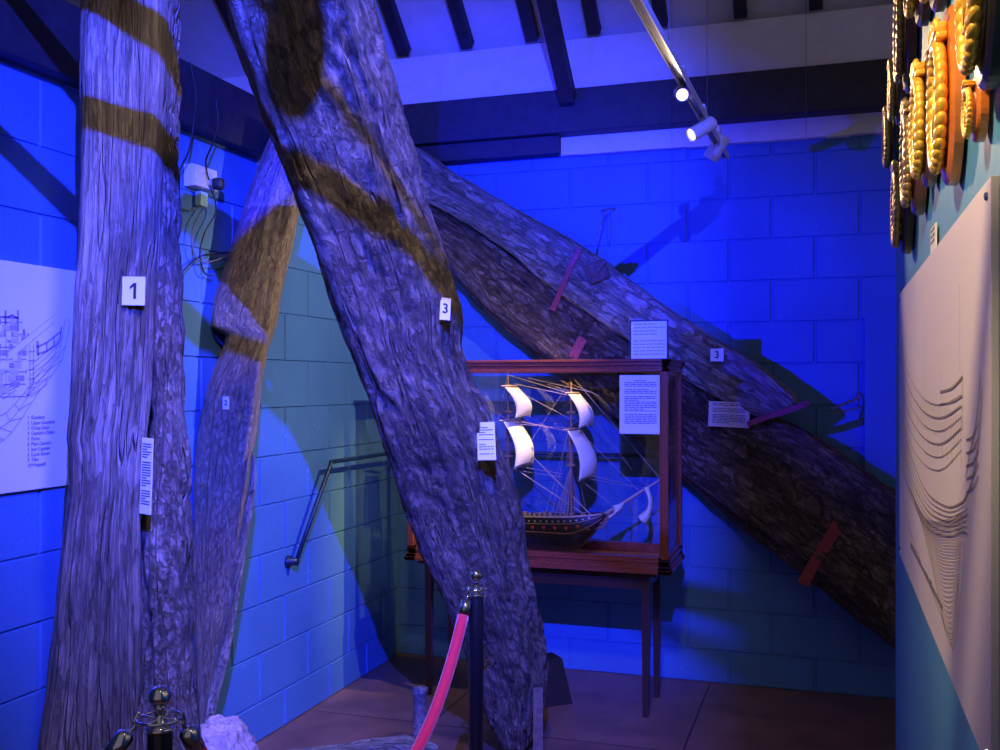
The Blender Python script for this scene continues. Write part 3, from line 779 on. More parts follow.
bm = bmesh.new()     # head rails under the bowsprit
for dz in (0, -.022): tube(bm, smooth_path([(-1.20, YS-.055, .935+dz), (-1.15, YS-.04, .915+dz), (-1.10, YS-.02, .925+dz), (-1.065, YS, .975+dz*.5)], 6), .005, 6)
tube(bm, smooth_path([(-1.21, YS-.05, .95), (-1.19, YS-.06, .90), (-1.16, YS-.055, .885)], 6), .0035, 6)
for x in (-1.14, -1.115, -1.09): tube(bm, [(x, YS-.025, .95), (x, YS-.02, .885)], .003, 5)
link('head_rails', bm, M_SPAR, ship, True)
bm = bmesh.new(); tube(bm, [(-1.34, YS, zk+.004), (-1.34, YS, zk-.012)], .012, 8)
link('keel_pin', bm, M_STUD, ship)
for x in (-1.78, -1.40):
    bm = bmesh.new(); box(bm, (x-.01, YS-.02, ZB+.030), (x+.01, YS+.02, zk+.012)); link('cradle_block', bm, M_STUD, ship)
def mastx(px): return S(px, 515).x
def spar(name, pts, rs, m=M_SPAR, par=None): bm = bmesh.new(); tube(bm, pts, rs, 8); return link(name, bm, m, par or ship, True)
fx = S(571, 400).x; mx_ = S(508, 400).x; zx = S(455, 400).x
for nm, x, ztop in (('foremast', fx, 1.640), ('mainmast', mx_, 1.668), ('mizzenmast', zx, 1.60)):
    mast_ = spar(nm, [(x, YS, .90), (x, YS, 1.15), (x, YS, 1.40), (x, YS, ztop)], [.011, .010, .007, .003])
    for z in ((1.20 if x != mx_ else 1.24), 1.475):
        bm = bmesh.new(); lathe(bm, (x, YS, z), (0, 0, 1), [(0, .008), (.004, .022), (.012, .024), (.016, .01)], 10)
        link('crows_nest', bm, M_DECK, mast_)
spar('bowsprit', [S(588, 524), S(620, 505), S(645, 489), S(661, 479)], [.009, .008, .006, .003], M_YARD)
spar('dolphin_striker', [S(631, 499), S(631, 512)], [.004, .003])
# square sails
def sail(name, x, zt, zb_, w, bulge, yaw, taperw=1.0, skew=0.0, sweep=0.0):
    bm = bmesh.new(); n, k = 12, 14; d = Vector((math.cos(yaw), math.sin(yaw), 0)); f = Vector((math.sin(-yaw), math.cos(yaw), 0))
    d = Vector((math.sin(yaw), -math.cos(yaw), 0)); f = Vector((math.cos(yaw), math.sin(yaw), 0))
    g = []
    for j in range(k+1):
        v = j/k; row = []
        for i in range(n+1):
            u = -1+2*i/n; ww = w*(1+(taperw-1)*v)
            bl = bulge*math.sin(PI*(.06+.80*v))*(1-.45*u*u)+sweep*v
            row.append(bm.verts.new(Vector((x, YS, zt-(zt-zb_)*v+.012*math.cos(u*PI/2)*v))+d*(u*ww/2)+f*(.012+bl)))
        g.append(row)
    for j in range(k):
        for i in range(n): bm.faces.new((g[j][i], g[j][i+1], g[j+1][i+1], g[j+1][i]))
    o = link(name, bm, M_SAIL, ship, True)
    md = o.modifiers.new('thick', 'SOLIDIFY'); md.thickness = .0015
    spar('yard', [Vector((x, YS, zt+.006))+d*(-w*.6)+f*.008, Vector((x, YS, zt+.006))+f*.008, Vector((x, YS, zt+.006))+d*(w*.6)+f*.008], [.003, .006, .003], M_YARD, o)
yw = math.radians(-10)
def zat(px, py): return S(px, py).z
sail('sail', fx, zat(575, 394), zat(588, 428), .15, .072, yw, 1.25, sweep=.055)
sail('sail', fx, zat(570, 430), zat(580, 479), .18, .085, yw, 1.25, sweep=.06)
sail('sail', mx_, zat(505, 387), zat(520, 418), .15, .085, yw, 1.2, sweep=.055)
sail('sail', mx_, zat(505, 421), zat(520, 467), .18, .090, yw, 1.2, sweep=.06)
sail('sail', zx, zat(455, 395), zat(465, 430), .13, .05, yw, 1.2, sweep=.02)
# stay sails at the bowsprit (hanging from the spritsail yards)
def strip_sail(edgeA, edgeB, dy=.0, th=.0015):
    bm = bmesh.new(); A = smooth_path([S(*p) for p in edgeA], 6); B = smooth_path([S(*p) for p in edgeB], 6); n = 8; g = []
    for a, b in zip(A, B):
        g.append([bm.verts.new(a.lerp(b, i/n)+Vector((0, -.03*math.sin(PI*i/n)+dy, 0))) for i in range(n+1)])
    for r0, r1 in zip(g, g[1:]):
        for i in range(n): bm.faces.new((r0[i], r0[i+1], r1[i+1], r1[i]))
    o = link('staysail', bm, M_SAIL, ship, True); md = o.modifiers.new('thick', 'SOLIDIFY'); md.thickness = th
strip_sail([(643, 487), (648, 498), (647, 508), (638, 516)], [(649, 487), (652.5, 500), (651, 514), (646, 524)])
strip_sail([(612, 505), (614, 512), (609, 516)], [(625, 502.5), (622, 509), (612, 517.5)], -.01)
# shrouds: ladder of thin cords
for x, zt in ((fx, 1.20), (mx_, 1.24)):
    for sgn in (-1, 1):
        bm = bmesh.new(); base = [Vector((x-.065+.022*k, YS+sgn*.076, .955)) for k in range(5)]
        top = Vector((x, YS+sgn*.01, zt))
        for b in base: tube(bm, [b, top], .0018, 4, False)
        for j in range(1, 15):
            q = j/17; tube(bm, [base[0].lerp(top, q), base[-1].lerp(top, q)], .0013, 4, False)
        link('shroud', bm, M_SHROUD, ship)
        bm = bmesh.new(); b2 = [Vector((x-.022+.011*k, YS+sgn*.022, zt)) for k in range(4)]; tp = Vector((x, YS, zt+.26))
        for b in b2: tube(bm, [b, tp], .001, 4, False)
        for j in range(1, 9): q = j/12; tube(bm, [b2[0].lerp(tp, q), b2[-1].lerp(tp, q)], .0008, 4, False)
        link('topmast_shroud', bm, M_SHROUD, ship)
bm = bmesh.new()
RL = [((508, 375), (571, 394), .0016), ((515, 384), (572, 396), .0018), ((528, 378), (590, 392), .0013), ((512, 420), (572, 432), .0022), ((515, 424), (568, 428), .0014),
      ((514, 438), (592, 516), .0028), ((514, 468), (596, 522), .0028), ((525, 395), (572, 420), .0014), ((575, 380), (661, 479), .0012), ((580, 432), (640, 492), .0012),
      ((576, 396), (632, 470), .0008), ((516, 466), (563, 474), .0012), ((514, 470), (562, 477), .0010), ((586, 474), (634, 486), .0012), ((586, 478), (632, 487), .0010),
      ((578, 478), (610, 503), .0012), ((572, 420), (545, 515), .0009), ((569, 425), (552, 515), .0009), ((508, 372), (480, 515), .001), ((512, 470), (516, 512), .0010), ((580, 480), (586, 512), .0009),
      ((508, 400), (455, 500), .001), ((571, 380), (512, 470), .0009), ((455, 385), (508, 420), .0012), ((455, 410), (430, 510), .001), ((547, 384), (571, 392), .001),
      ((600, 396), (571, 384), .0010), ((560, 380), (571, 386), .001)]
for a, b, r in RL: tube(bm, [S(*a), S(*b)], r, 5, False)
link('rigging_lines', bm, M_LINE, ship)

# ------------------------------------------------------------------ posters
def ribbon(bm, pts, w, n):
    """flat thin strokes on a plane with normal n"""
    for a, b in zip(pts, pts[1:]):
        d = b-a
        if d.length < 1e-5: continue
        d.normalize(); s = d.cross(n)*w/2; a_ = a-d*w*.3; b_ = b+d*w*.3
        vs = [bm.verts.new(p) for p in (a_-s, a_+s, b_+s, b_-s)]; bm.faces.new(vs)
# left poster: cutaway drawing of a ship
XP = XL+.016; nL = Vector((1, 0, 0))
a = onX(75, 272, XP); ztop, zbot = a.z+.004, onX(65, 485.5, XP).z
yfar = onX(98, 276, XP).y; ynear = onX(-70, 255, XP).y
pt = thing('wall_poster', (XP, (yfar+ynear)/2, zbot), 'white poster of a cutaway ship drawing on the left wall, with a numbered list', 'poster')
bm = bmesh.new(); box(bm, (XL+.004, ynear, zbot), (XP-.0015, yfar, ztop), .001); link('board', bm, mat('poster_white', (.84, .80, .80), .4), pt)
def LP(px, py): return onX(px, py, XP)
bm = bmesh.new(); w = .0020
def ln(pts, w=w): ribbon(bm, [LP(*p) for p in pts], w, nL)
ln([(7.3, 353), (54.4, 315), (56.6, 320), (8.8, 360), (7.3, 353)])
outer = [(66.8, 319), (70, 323), (66, 345), (62, 360), (52, 375), (42, 388), (32, 402), (22, 418), (12, 432), (4, 440), (-6, 444), (-20, 446), (-40, 447)]
ln(outer)
inner = [(65, 320), (62, 340), (58, 358), (46, 372), (37, 384), (28, 396), (19, 410), (10, 421), (0, 428), (-12, 432), (-40, 434)]
ln(inner)
mid = [(60, 340), (54, 356), (42, 369), (33, 381), (25, 392), (15, 404), (6, 413), (-5, 418), (-40, 421)]
ln(mid)
for a_, b_, c_ in zip(outer[2:], mid[1:], inner[2:]): ln([a_, c_, b_], .002)
for k in range(7):
    y0_ = 352+k*5.5; ln([(31, y0_+12), (38, y0_+7), (47, y0_-1), (60-k*.8-max(0, k-2)*2.2, y0_-14+k*1.2)], .002)
for x in (30, 33.5): ln([(x, 345), (x, 385-(x-30)), (27, 398)], .003)
for k in range(5): ln([(28, 352+k*9), (35, 351+k*9)], .002)
rail = [(37, 347), (46, 343), (54, 337), (61.5, 331)]
ln(rail, .006); ln([(38, 354), (47, 351), (55, 346), (60, 341)], .006)
ln([(37.5, 342), (38, 355)], .010); ln([(46.5, 343), (47, 351)], .005); ln([(54, 337), (54, 346)], .005); ln([(61.5, 327), (60, 341)], .006)
# stern castle and decks
rnd = random.Random(11)
for x in (-22, -6, 6): ln([(x, 318+abs(x)*.25), (x, 398-max(0, x)*.8)], .0025)
for k in range(0, 13, 2): y = 322+k*6.2; ln([(-40, y+1), (26-(4 if k < 4 else 0), y)], .003)
for x in (5.5, 18): ln([(x, 311), (x, 330)], .008)
ln([(-30, 318), (-10, 316), (18, 318)], .007); ln([(8, 317), (12, 315), (17, 318)], .006)
ln([(22, 340), (24, 330), (26, 340)], .006); ln([(28, 334), (29, 342)], .007)
for k in range(5): ln([(-30+k*11, 402-k), (22-k*2, 378+k*4)], .0025)
link('line_drawing', bm, mat('lilac_line_ink', (.30, .26, .34), .7), pt)
bm = bmesh.new(); bl = bmesh.new(); bw = bmesh.new()
def patch(b_, x0, y0, x1, y1, d):
    q = [LP(x0, y0), LP(x1, y0), LP(x1, y1), LP(x0, y1)]
    zt_ = q[0].z; zb2 = q[3].z
    b_.faces.new([b_.verts.new(Vector((XP+d, p.y, z))) for p, z in zip(q, (zt_, zt_, zb2, zb2))])
xr = lambda y: 19 if y < 335 else (27 if y < 372 else 27-(y-372)*.8)
for row in range(13):
    y = 318+row*6.3; x = -40
    while x < xr(y)-1:
        wd = rnd.uniform(3, 8); x2 = min(x+wd, xr(y)); tone = rnd.random()
        if tone < .42: patch(bm, x, y+.6, x2-.5, y+5.6, .0002)
        elif tone < .80: patch(bl, x, y+.4, x2-.4, y+5.8, .0002)
        x = x2
for px0, py0 in ((6, 331), (4, 361), (12, 352)): patch(bw, px0, py0, px0+5, py0+9, .0009)
q = [LP(7.3, 353), LP(54.4, 315), LP(56.6, 320), LP(8.8, 360)]
bw.faces.new([bw.verts.new(Vector((XP+.0011, p.y, p.z))) for p in q])
link('gun_cutout', bw, mat('poster_white', (.84, .80, .80), .4), pt)
link('light_decks', bl, mat('pale_lilac_ink', (.60, .55, .66), .7), pt)
link('shaded_decks', bm, mat('lilac_grey_ink', (.36, .31, .42), .7), pt)
letters = []
items = ['Gundeck', 'Upper Gundeck', 'Orlop Deck', "Captain's Cabin", 'Pump', 'Main Capstan', 'Jeer Capstan', 'Cook Room', 'Tiller', 'Whipstaff']
for k, s in enumerate(items):
    y = 417.6+k*5.33; p = LP(27.3, y); q = LP(31, y)
    letters.append(text_obj('lettering', str(k+1), .0150, pt, p+nL*.001, Vector((0, 1, 0)), Vector((0, 0, 1)), nL, M_INK))
    letters.append(text_obj('lettering', s, .0160, pt, Vector((XP, q.y, p.z))+nL*.001, Vector((0, 1, 0)), Vector((0, 0, 1)), nL, M_INK))

join_meshes('numbered_list', letters, pt, M_GREYINK)

# right poster: ship's bow drawing
XQ = XR-.014; nR = Vector((-1, 0, 0))
yf = onX(899, 300, XQ).y; yn = onX(990, 300, XQ).y
zt_, zb_ = 1.885, 1.148
pr = thing('wall_poster', (XQ, (yf+yn)/2, zb_), 'large cream poster of a ship bow drawing on the right partition', 'poster')
bm = bmesh.new(); box(bm, (XQ+.001, yn, zb_), (XR-.003, yf, zt_), .001); link('board', bm, mat('poster_cream', (.80, .70, .62), .5), pr)
def RP(px, py): return onX(px, py, XQ)
bm = bmesh.new()
def rn(pts, w=.003):
    w *= .62; ribbon(bm, smooth_path([RP(*p) for p in pts], 5) if len(pts) > 2 else [RP(*p) for p in pts], w, nR)
rn([(902, 490), (907, 520), (920, 560), (937, 605), (950, 640), (953, 651)], .004)
rn([(963, 515), (963, 560), (960, 600), (956, 635), (953, 651)], .004)
rn([(960, 515), (959, 560), (956, 600), (952, 640)], .003)
for k in range(34):
    t_ = k/33
    xl = 903+40*t_; yl = 480+150*t_-18*math.sin(PI*t_)
    ym = yl+26*(1-t_)+6; xr_ = 963-6*t_; yr = 512+106*t_
    rn([(xl, yl-6), (xl+(xr_-xl)*.35, ym+4), (xl+(xr_-xl)*.7, max(ym+8, (ym+yr)/2+6)), (xr_, yr)], .0020)
for k in range(7):   # wales
    y = 440+k*7; rn([(901, y-28), (908, y+6), (924, y+48-k), (945, y+66-k*2), (962, y+62-k*2), (967, y+52)], .005 if k in (0, 3, 6) else .0028)
for k in range(6):   # bulwarks
    y = 345+k*13; rn([(900.5, y-2), (908, y+28), (922, y+52), (940, y+60), (961, y+50-k*2)], .0055 if k in (1, 3) else .003)
for k in range(26):
    x = 902+k*2.35; y = 372+55*math.sqrt((x-899)/62); rn([(x, y-12), (x, y+22)], .0042)
    if k % 2: rn([(x, y+26), (x+.6, y+40)], .0035)
rn([(924, 320), (924, 398)], .0025); rn([(959.5, 284), (959.5, 372)], .0025); rn([(941, 372), (941, 400)], .003)
rn([(940, 392), (952, 388), (962, 377)], .007); rn([(962, 372), (962, 430)], .005); rn([(940, 404), (952, 402), (962, 396)], .005)
rn([(980, 380), (976, 420), (970, 450), (966, 475)], .005); rn([(982, 390), (978, 440), (972, 480), (964, 500)], .006)
rn([(979, 372), (980, 400)], .003)
for k in range(5): rn([(966, 440+k*13), (973, 436+k*13), (978, 424+k*13)], .004)
link('line_drawing', bm, mat('sepia_ink', (.26, .20, .18), .7), pr)
bm = bmesh.new()
p0 = RP(911, 545); p1 = RP(942, 628)
yy = p0.y; rnd = random.Random(5)
while yy > p1.y:
    l = rnd.uniform(.02, .06); box(bm, (XQ-.0008, yy-l, p0.z-.006), (XQ, yy, p0.z+.004+rnd.uniform(0, .005))); yy -= l+.012
link('printed_caption', bm, M_GREYINK, pr)
bm = bmesh.new()
for yy, zz in ((yf-.03, zt_-.02), (yn+.03, zt_-.02), (yf-.03, zb_+.02), (yn+.03, zb_+.02)): lathe(bm, (XQ+.001, yy, zz), (-1, 0, 0), [(0, .006), (.003, .005), (.004, .001)], 10)
link('screws', bm, M_CHROME, pr)
# small label on the right wall
a = onX(934.5, 242, XR-.004)
sign('wall_label', a, (-1, 0, 0), .10, .062, M_PAPER, 'small white label on the blue partition above the poster', 'label', lines=4, thick=.003, ink=M_GREYINK, margin=.15)

# ------------------------------------------------------------------ carved crests on the partition
def crest(px_wall, zc_, w, h, shield, gold, label, oval=True, dep=.05, rope=True, tipped=True):
    """px_wall gives the distance along the partition of its middle"""
    y = px_wall
    t = thing('ship_crest', (XR, y, zc_-h/2), label, 'ship crest', 'carved ship crests on the partition')
    def W(a, z, d): return Vector((XR-.006-d, y+a, zc_+z))
    n = 40; pts = []
    for k in range(n):
        a = 2*PI*k/n; c, s = math.cos(a), math.sin(a)
        rr = 1.0
        x_ = w/2*(abs(c)**.75)*(1 if c > 0 else -1); z_ = h/2*(abs(s)**.8)*(1 if s > 0 else -1)
        if s < 0 and tipped: x_ *= 1-.25*(-s)**3; z_ *= 1.0
        pts.append((x_, z_))
    bm = bmesh.new(); lay = []
    for sc, d in ((1.0, 0), (1.0, dep*.32), (.95, dep*.44), (.88, dep*.46)):
        lay.append([bm.verts.new(W(p[0]*sc, p[1]*sc, d)) for p in pts])
    for A, B in zip(lay, lay[1:]):
        for k in range(n): bm.faces.new((A[k], A[(k+1) % n], B[(k+1) % n], B[k]))
    bm.faces.new(lay[0]); bm.faces.new(lay[-1]); bmesh.ops.recalc_face_normals(bm, faces=bm.faces)
    link('backboard', bm, shield, t)
    r0w, r0h, zo = w*.36, h*.34, -h*.05
    bm = bmesh.new(); nb = 30
    for k in range(nb):
        a = 2*PI*k/nb
        vs = ball(bm, (0, 0, 0), w*.052, (1, 1, 1), 8, 6)
        tang = Vector((0, -math.sin(a)*r0w, math.cos(a)*r0h)).normalized()
        rot = Matrix.Rotation(.55, 3, 'X')
        c_ = W(math.cos(a)*r0w, zo+math.sin(a)*r0h, dep*.72)
        td = rot @ tang
        for v in vs: v.co = c_+v.co+td*(v.co.dot(td)*.75)
    link('rope_border', bm, gold, t, True)
    bm = bmesh.new(); ring = []
    for q, d in ((.93, .46), (.90, .66), (.80, .70), (.70, .56), (0.01, .60)):
        ring.append([bm.verts.new(W(math.cos(2*PI*k/32)*r0w*q, zo+math.sin(2*PI*k/32)*r0h*q, dep*d)) for k in range(32)])
    for A, B in zip(ring, ring[1:]):
        for k in range(32): bm.faces.new((A[k], A[(k+1) % 32], B[(k+1) % 32], B[k]))
    bmesh.ops.recalc_face_normals(bm, faces=bm.faces); link('medallion', bm, M_CREAM if gold is M_GOLD else gold, t, True)
    bm = bmesh.new()  # naval crown on top and name tablet
    cz = h*.36
    for k in range(5):
        a = (k-2)*w*.09; vs = ball(bm, W(a, cz+h*.045-abs(k-2)*.003, dep*.8), w*.035, (1, 1, 1.6), 8, 6)
    obox(bm, W(0, cz-h*.0, dep*.68), Vector((0, w*.23, 0)), Vector((0, 0, h*.030)), Vector((dep*.22, 0, 0)), .003)
    obox(bm, W(0, cz-h*.055, dep*.66), Vector((0, w*.27, 0)), Vector((0, 0, h*.022)), Vector((dep*.20, 0, 0)), .003)
    link('crown', bm, gold, t, True)
    bm = bmesh.new()  # central emblem: anchor
    tube(bm, [W(0, zo+r0h*.45, dep*.78), W(0, zo-r0h*.5, dep*.78)], w*.022, 8)
    tube(bm, smooth_path([W(-w*.16, zo-r0h*.2, dep*.75), W(-w*.09, zo-r0h*.5, dep*.78), W(0, zo-r0h*.58, dep*.8), W(w*.09, zo-r0h*.5, dep*.78), W(w*.16, zo-r0h*.2, dep*.75)], 5), w*.02, 8)
    tube(bm, [W(-w*.1, zo+r0h*.32, dep*.78), W(w*.1, zo+r0h*.32, dep*.78)], w*.018, 8)
    link('emblem', bm, gold, t, True)
    return t
def yat(px): return onX(px, 300, XR).y
CR = [ # y along wall, height, width, h, shield, gold, dep, label
    (1.75, 2.09, .20, .28, M_SHO, M_GOLD, .043, 'largest gilded crest on a bright orange shield, in the middle of the group'),
    (1.34, 2.13, .18, .28, M_SHB, M_GOLD, .046, 'nearest gilded crest on a black shield, at the right edge of the picture'),
    (1.455, 1.995, .08, .088, M_SHO, M_GOLD, .030, 'smallest orange crest hanging below the nearest black one'),
    (2.11, 2.145, .20, .26, M_SHD, M_GOLD, .046, 'gilded crest on a reddish brown shield just left of the largest orange one'),
    (2.36, 2.135, .20, .27, M_SHD, M_GOLDD, .050, 'antique gold crest with twin beaded rows, lowest of the brown shields in the middle'),
    (2.72, 2.085, .20, .25, M_SHB, M_GOLDD, .050, 'lowest and leftmost dark crest beside the edge of the partition'),
    (3.17, 2.36, .20, .20, M_SHB, M_GOLDD, .050, 'far dark crest in the second row nearest the edge of the partition'),
    (2.92, 2.43, .16, .19, M_SHD, M_GOLDD, .050, 'small tarnished crest between the far dark one and the tall narrow one'),
    (2.62, 2.50, .18, .32, M_SHD, M_GOLDD, .050, 'tall narrow tarnished gold crest high above the lowest dark one'),
    (2.24, 2.515, .20, .28, M_SHD, M_GOLD, .050, 'brown and gold crest cut by the top of the picture, left one of the two'),
    (1.93, 2.425, .18, .26, M_SHD, M_GOLD, .046, 'small gold crest cut by the top of the picture, above the largest orange one'),
]
for y, z, w_, h_, sh, gd, dp, lb in CR: crest(y, z, w_, h_, sh, gd, lb, dep=dp)

# ------------------------------------------------------------------ stanchions and rope
def stanchion(base, label, ztop=1.0):
    t = thing('rope_stanchion', base, label, 'stanchion', 'rope barrier stanchions'); b = Vector(base)
    bm = bmesh.new(); lathe(bm, b, (0, 0, 1), [(0, .15), (.008, .15), (.02, .12), (.03, .04), (.05, .026)], 40); link('base', bm, M_BLKM, t, True)
    bm = bmesh.new(); lathe(bm, b+Vector((0, 0, .04)), (0, 0, 1), [(0, .0255), (ztop-.135, .0255), (ztop-.13, .024)], 32); link('pole', bm, M_BLKM, t, True)
    bm = bmesh.new()
    lathe(bm, b+Vector((0, 0, ztop-.096)), (0, 0, 1), [(0, .027), (.004, .029), (.010, .029), (.014, .020), (.026, .011), (.046, .010), (.052, .014), (.054, .012)], 32)
    link('cap', bm, M_CHROME, t, True)
    bm = bmesh.new(); ball(bm, b+Vector((0, 0, ztop-.023)), .0235, (1, 1, 1), 28, 18); link('ball_finial', bm, M_CHROME, t, True)
    bm = bmesh.new(); c = b+Vector((0, 0, ztop-.068))
    tube(bm, [c+Vector((math.cos(a)*.046, math.sin(a)*.046, 0)) for a in [2*PI*k/32 for k in range(32)]], .0035, 8, closed=True)
    for a in (0, PI/2, PI, 3*PI/2): tube(bm, [c+Vector((math.cos(a)*.012, math.sin(a)*.012, 0)), c+Vector((math.cos(a)*.046, math.sin(a)*.046, 0))], .003, 6)
    link('hook_ring', bm, M_CHROME, t, True)
    return c
g1 = P(160, 690, 2.09); g1 = Vector((g1.x, g1.y, 0)); g2 = P(476, 570, 3.42); g2 = Vector((g2.x, g2.y, 0))
c1 = stanchion(g1, 'rope stanchion with a bright chrome ball in front of the numbered 1 timber')
c2 = stanchion(g2, 'farther rope stanchion in front of the massive leaning timber')
def rope(A, B, sag, label, hookA=True, hookB=True, r=.019):
    t = thing('barrier_rope', A, label, 'barrier rope')
    n = 40; pts = []
    for k in range(n+1):
        q = k/n; p = A.lerp(B, q); p.z = A.z+(B.z-A.z)*q-sag*(1-(2*q-1)**4*.35-(2*q-1)**2*.65); pts.append(p)
    ferr = .050
    def at(d, rev=False):
        L = list(reversed(pts)) if rev else pts; acc = 0
        for a, b in zip(L, L[1:]):
            l = (b-a).length
            if acc+l >= d: return a.lerp(b, (d-acc)/l)
            acc += l
        return L[-1]
    for rev in (False, True):
        end = pts[-1] if rev else pts[0]; h = at(.030, rev); f0 = at(.038, rev); f1 = at(.038+ferr, rev)
        bm = bmesh.new(); dirv = (f1-f0).normalized()
        tube(bm, [f0-dirv*.010, f0-dirv*.006, f0, f1], [.006, .013, r+.001, r+.001], 18)
        link('ferrule', bm, M_CHROME, t, True)
        bm = bmesh.new()
        up = Vector((0, 0, 1)); 
        tube(bm, smooth_path([f0-dirv*.006, end+Vector((0, 0, -.008))+(h-end)*.4, end+up*.006+(h-end)*.35, end+up*.009, end-(h-end).normalized()*.008+up*.002], 5), .0045, 8)
        link('hook', bm, M_CHROME, t, True)
    body = [at(.038+ferr-.004)]+[p for p in pts if (p-pts[0]).length > .038+ferr and (p-pts[-1]).length > .038+ferr]+[at(.038+ferr-.004, True)]
    bm = bmesh.new(); tube(bm, body, r, 18); link('velvet_cord', bm, M_VELVET, t, True)
    return t
d12 = (c2-c1); d12.z = 0; d12.normalize()
side = Vector((-1, 0, 0))
A1 = c1+RIGHT*.046; A2 = c2-RIGHT*.024-FWD*.034
rope(A1, A2, .50, 'crimson velvet barrier rope slung between the two stanchions')
c0 = c1+Vector((-.75, -.95, 0))
rope(c1-RIGHT*.046, c0, .30, 'velvet barrier rope running off to the left from the chrome ball stanchion')
stanchion(Vector((c0.x-.03, c0.y-.03, 0)), 'third rope stanchion out of view beyond the left edge')

# ------------------------------------------------------------------ things on the floor
# stone
bm = bmesh.new(); r = bmesh.ops.create_icosphere(bm, subdivisions=6, radius=1)
Zr = 3.62; cx = P(235, 760, Zr)
for v in bm.verts:
    p = v.co.copy(); q = Vector([math.copysign(abs(a)**.72, a) for a in p])
    q = Vector((q.x*.108, q.y*.12, q.z*.205))
    if q.z > .02: q.x -= (q.z-.02)*.22; q.z -= max(0, q.x+.02)*.55*(q.z/.2)
    g = q*9
    h = 1+.16*noise.noise(g*.6+Vector((3, 1, 2)))+.09*noise.noise(g*1.7)+.05*noise.noise(g*5)+.025*noise.noise(g*12)
    q = q*h
    v.co = Vector((cx.x, cx.y, .215))+RIGHT*q.x+FWD*q.y+Vector((0, 0, q.z))
    if v.co.z < 0: v.co.z = 0
tag(link('encrusted_stone', bm, M_ROCK, None, True), 'pale pinkish encrusted stone lump at the foot of the notched timber', 'stone')
# iron bolt stump
b = P(420, 737, 4.60); b = Vector((b.x, b.y, 0)); bm = bmesh.new()
lathe(bm, b, (0, 0, 1), [(0, .044), (.03, .034), (.15, .031), (.205, .033), (.212, .036), (.232, .034), (.238, .02)], 24)
for v in bm.verts: v.co += Vector((1, 1, 0))*noise.noise(v.co*40)*.004
tag(link('iron_bolt', bm, M_IRON, None, True), 'short upright corroded iron bolt standing on the floor', 'iron bolt')
# flat piece lying on the floor
rowsF = []
for px, pya in ((286, 752), (320, 748), (350, 744), (380, 739), (405, 736), (424, 741), (438, 747)):
    a = onZ(px, pya, .085); rowsF.append((a+Vector((0, -.04, 0))-FWD*.04, a+FWD*.05))
rowsF = [(Vector((a.x, a.y, .085)), Vector((b.x, b.y, .085))) for a, b in rowsF]
timber('timber_fragment', rowsF, .083, BOXP, M_OAKP, 'long pale timber fragment lying on the floor beside the iron bolt', 9, NU=60, amp=.6, crack=.4, croc=.5, lump=.4, cat='timber fragment', ddir=(0, 0, -1))
# wedge behind timber 3 and slat
bm = bmesh.new(); pts = [onZ(550, 707, 0), onZ(573, 704, 0)]
a, b = pts; d = (b-a).normalized(); fw = Vector((-d.y, d.x, 0)); a = a-d*.10
zt_w = .235
V = [a, b, b+fw*.16, a+fw*.16]; T_ = [a+Vector((0, 0, zt_w))+fw*.02, b-d*.05+Vector((0, 0, zt_w))+fw*.02, b-d*.05+fw*.14+Vector((0, 0, zt_w)), a+fw*.14+Vector((0, 0, zt_w))]
vv = [bm.verts.new(p) for p in V+T_]
for f in ((3, 2, 1, 0), (4, 5, 6, 7), (0, 1, 5, 4), (1, 2, 6, 5), (2, 3, 7, 6), (3, 0, 4, 7)): bm.faces.new([vv[i] for i in f])
bmesh.ops.bevel(bm, geom=list(bm.edges), offset=.004, segments=2, affect='EDGES')
tag(link('support_block', bm, M_SHB), 'black tapered support block on the floor behind the foot of the leaning timber', 'support block')
bm = bmesh.new(); f0 = P(538, 750, 4.18); zt2 = .36
obox(bm, Vector((f0.x, f0.y, zt2/2)), RIGHT*.021, FWD*.008, Vector((0, 0, zt2/2)), .002)
tag(link('wooden_slat', bm, mat('slat_wood', (.15, .10, .08), .8, bump=.004, bscale=50, vary=.4)), 'short upright wooden slat against the foot of the leaning timber', 'slat')

# ------------------------------------------------------------------ hand rail round the corner
rt = thing('hand_rail', onX(296, 562, XL+.03), 'thin dark bent rail fixed to the left wall and running behind the case', 'rail')
A = onX(296, 562, XL+.045); B = onX(331, 462, XL+.075); C = Vector((XL+.09, YB-.09, B.z-.0))
bm = bmesh.new(); D = Vector((-.86, YB-.09, B.z))
tube(bm, [A, A.lerp(B, .5), B-Vector((0, .01, .02)), B, B+Vector((0, .05, 0)), C-Vector((0, .08, 0)), C, C+Vector((.08, 0, 0)), D], .011, 10); link('bar', bm, M_RAIL, rt, True)
bm = bmesh.new(); lathe(bm, Vector((XL-.002, A.y, A.z)), (1, 0, 0), [(0, .030), (.012, .030), (.018, .018), (.055, .016)], 18); link('wall_flange', bm, M_RAIL, rt, True)
for x in (-1.9, -.9):
    bm = bmesh.new(); tube(bm, [(x, YB+.002, B.z), (x, YB-.09, B.z)], .008, 8); link('bracket', bm, M_RAIL, rt)

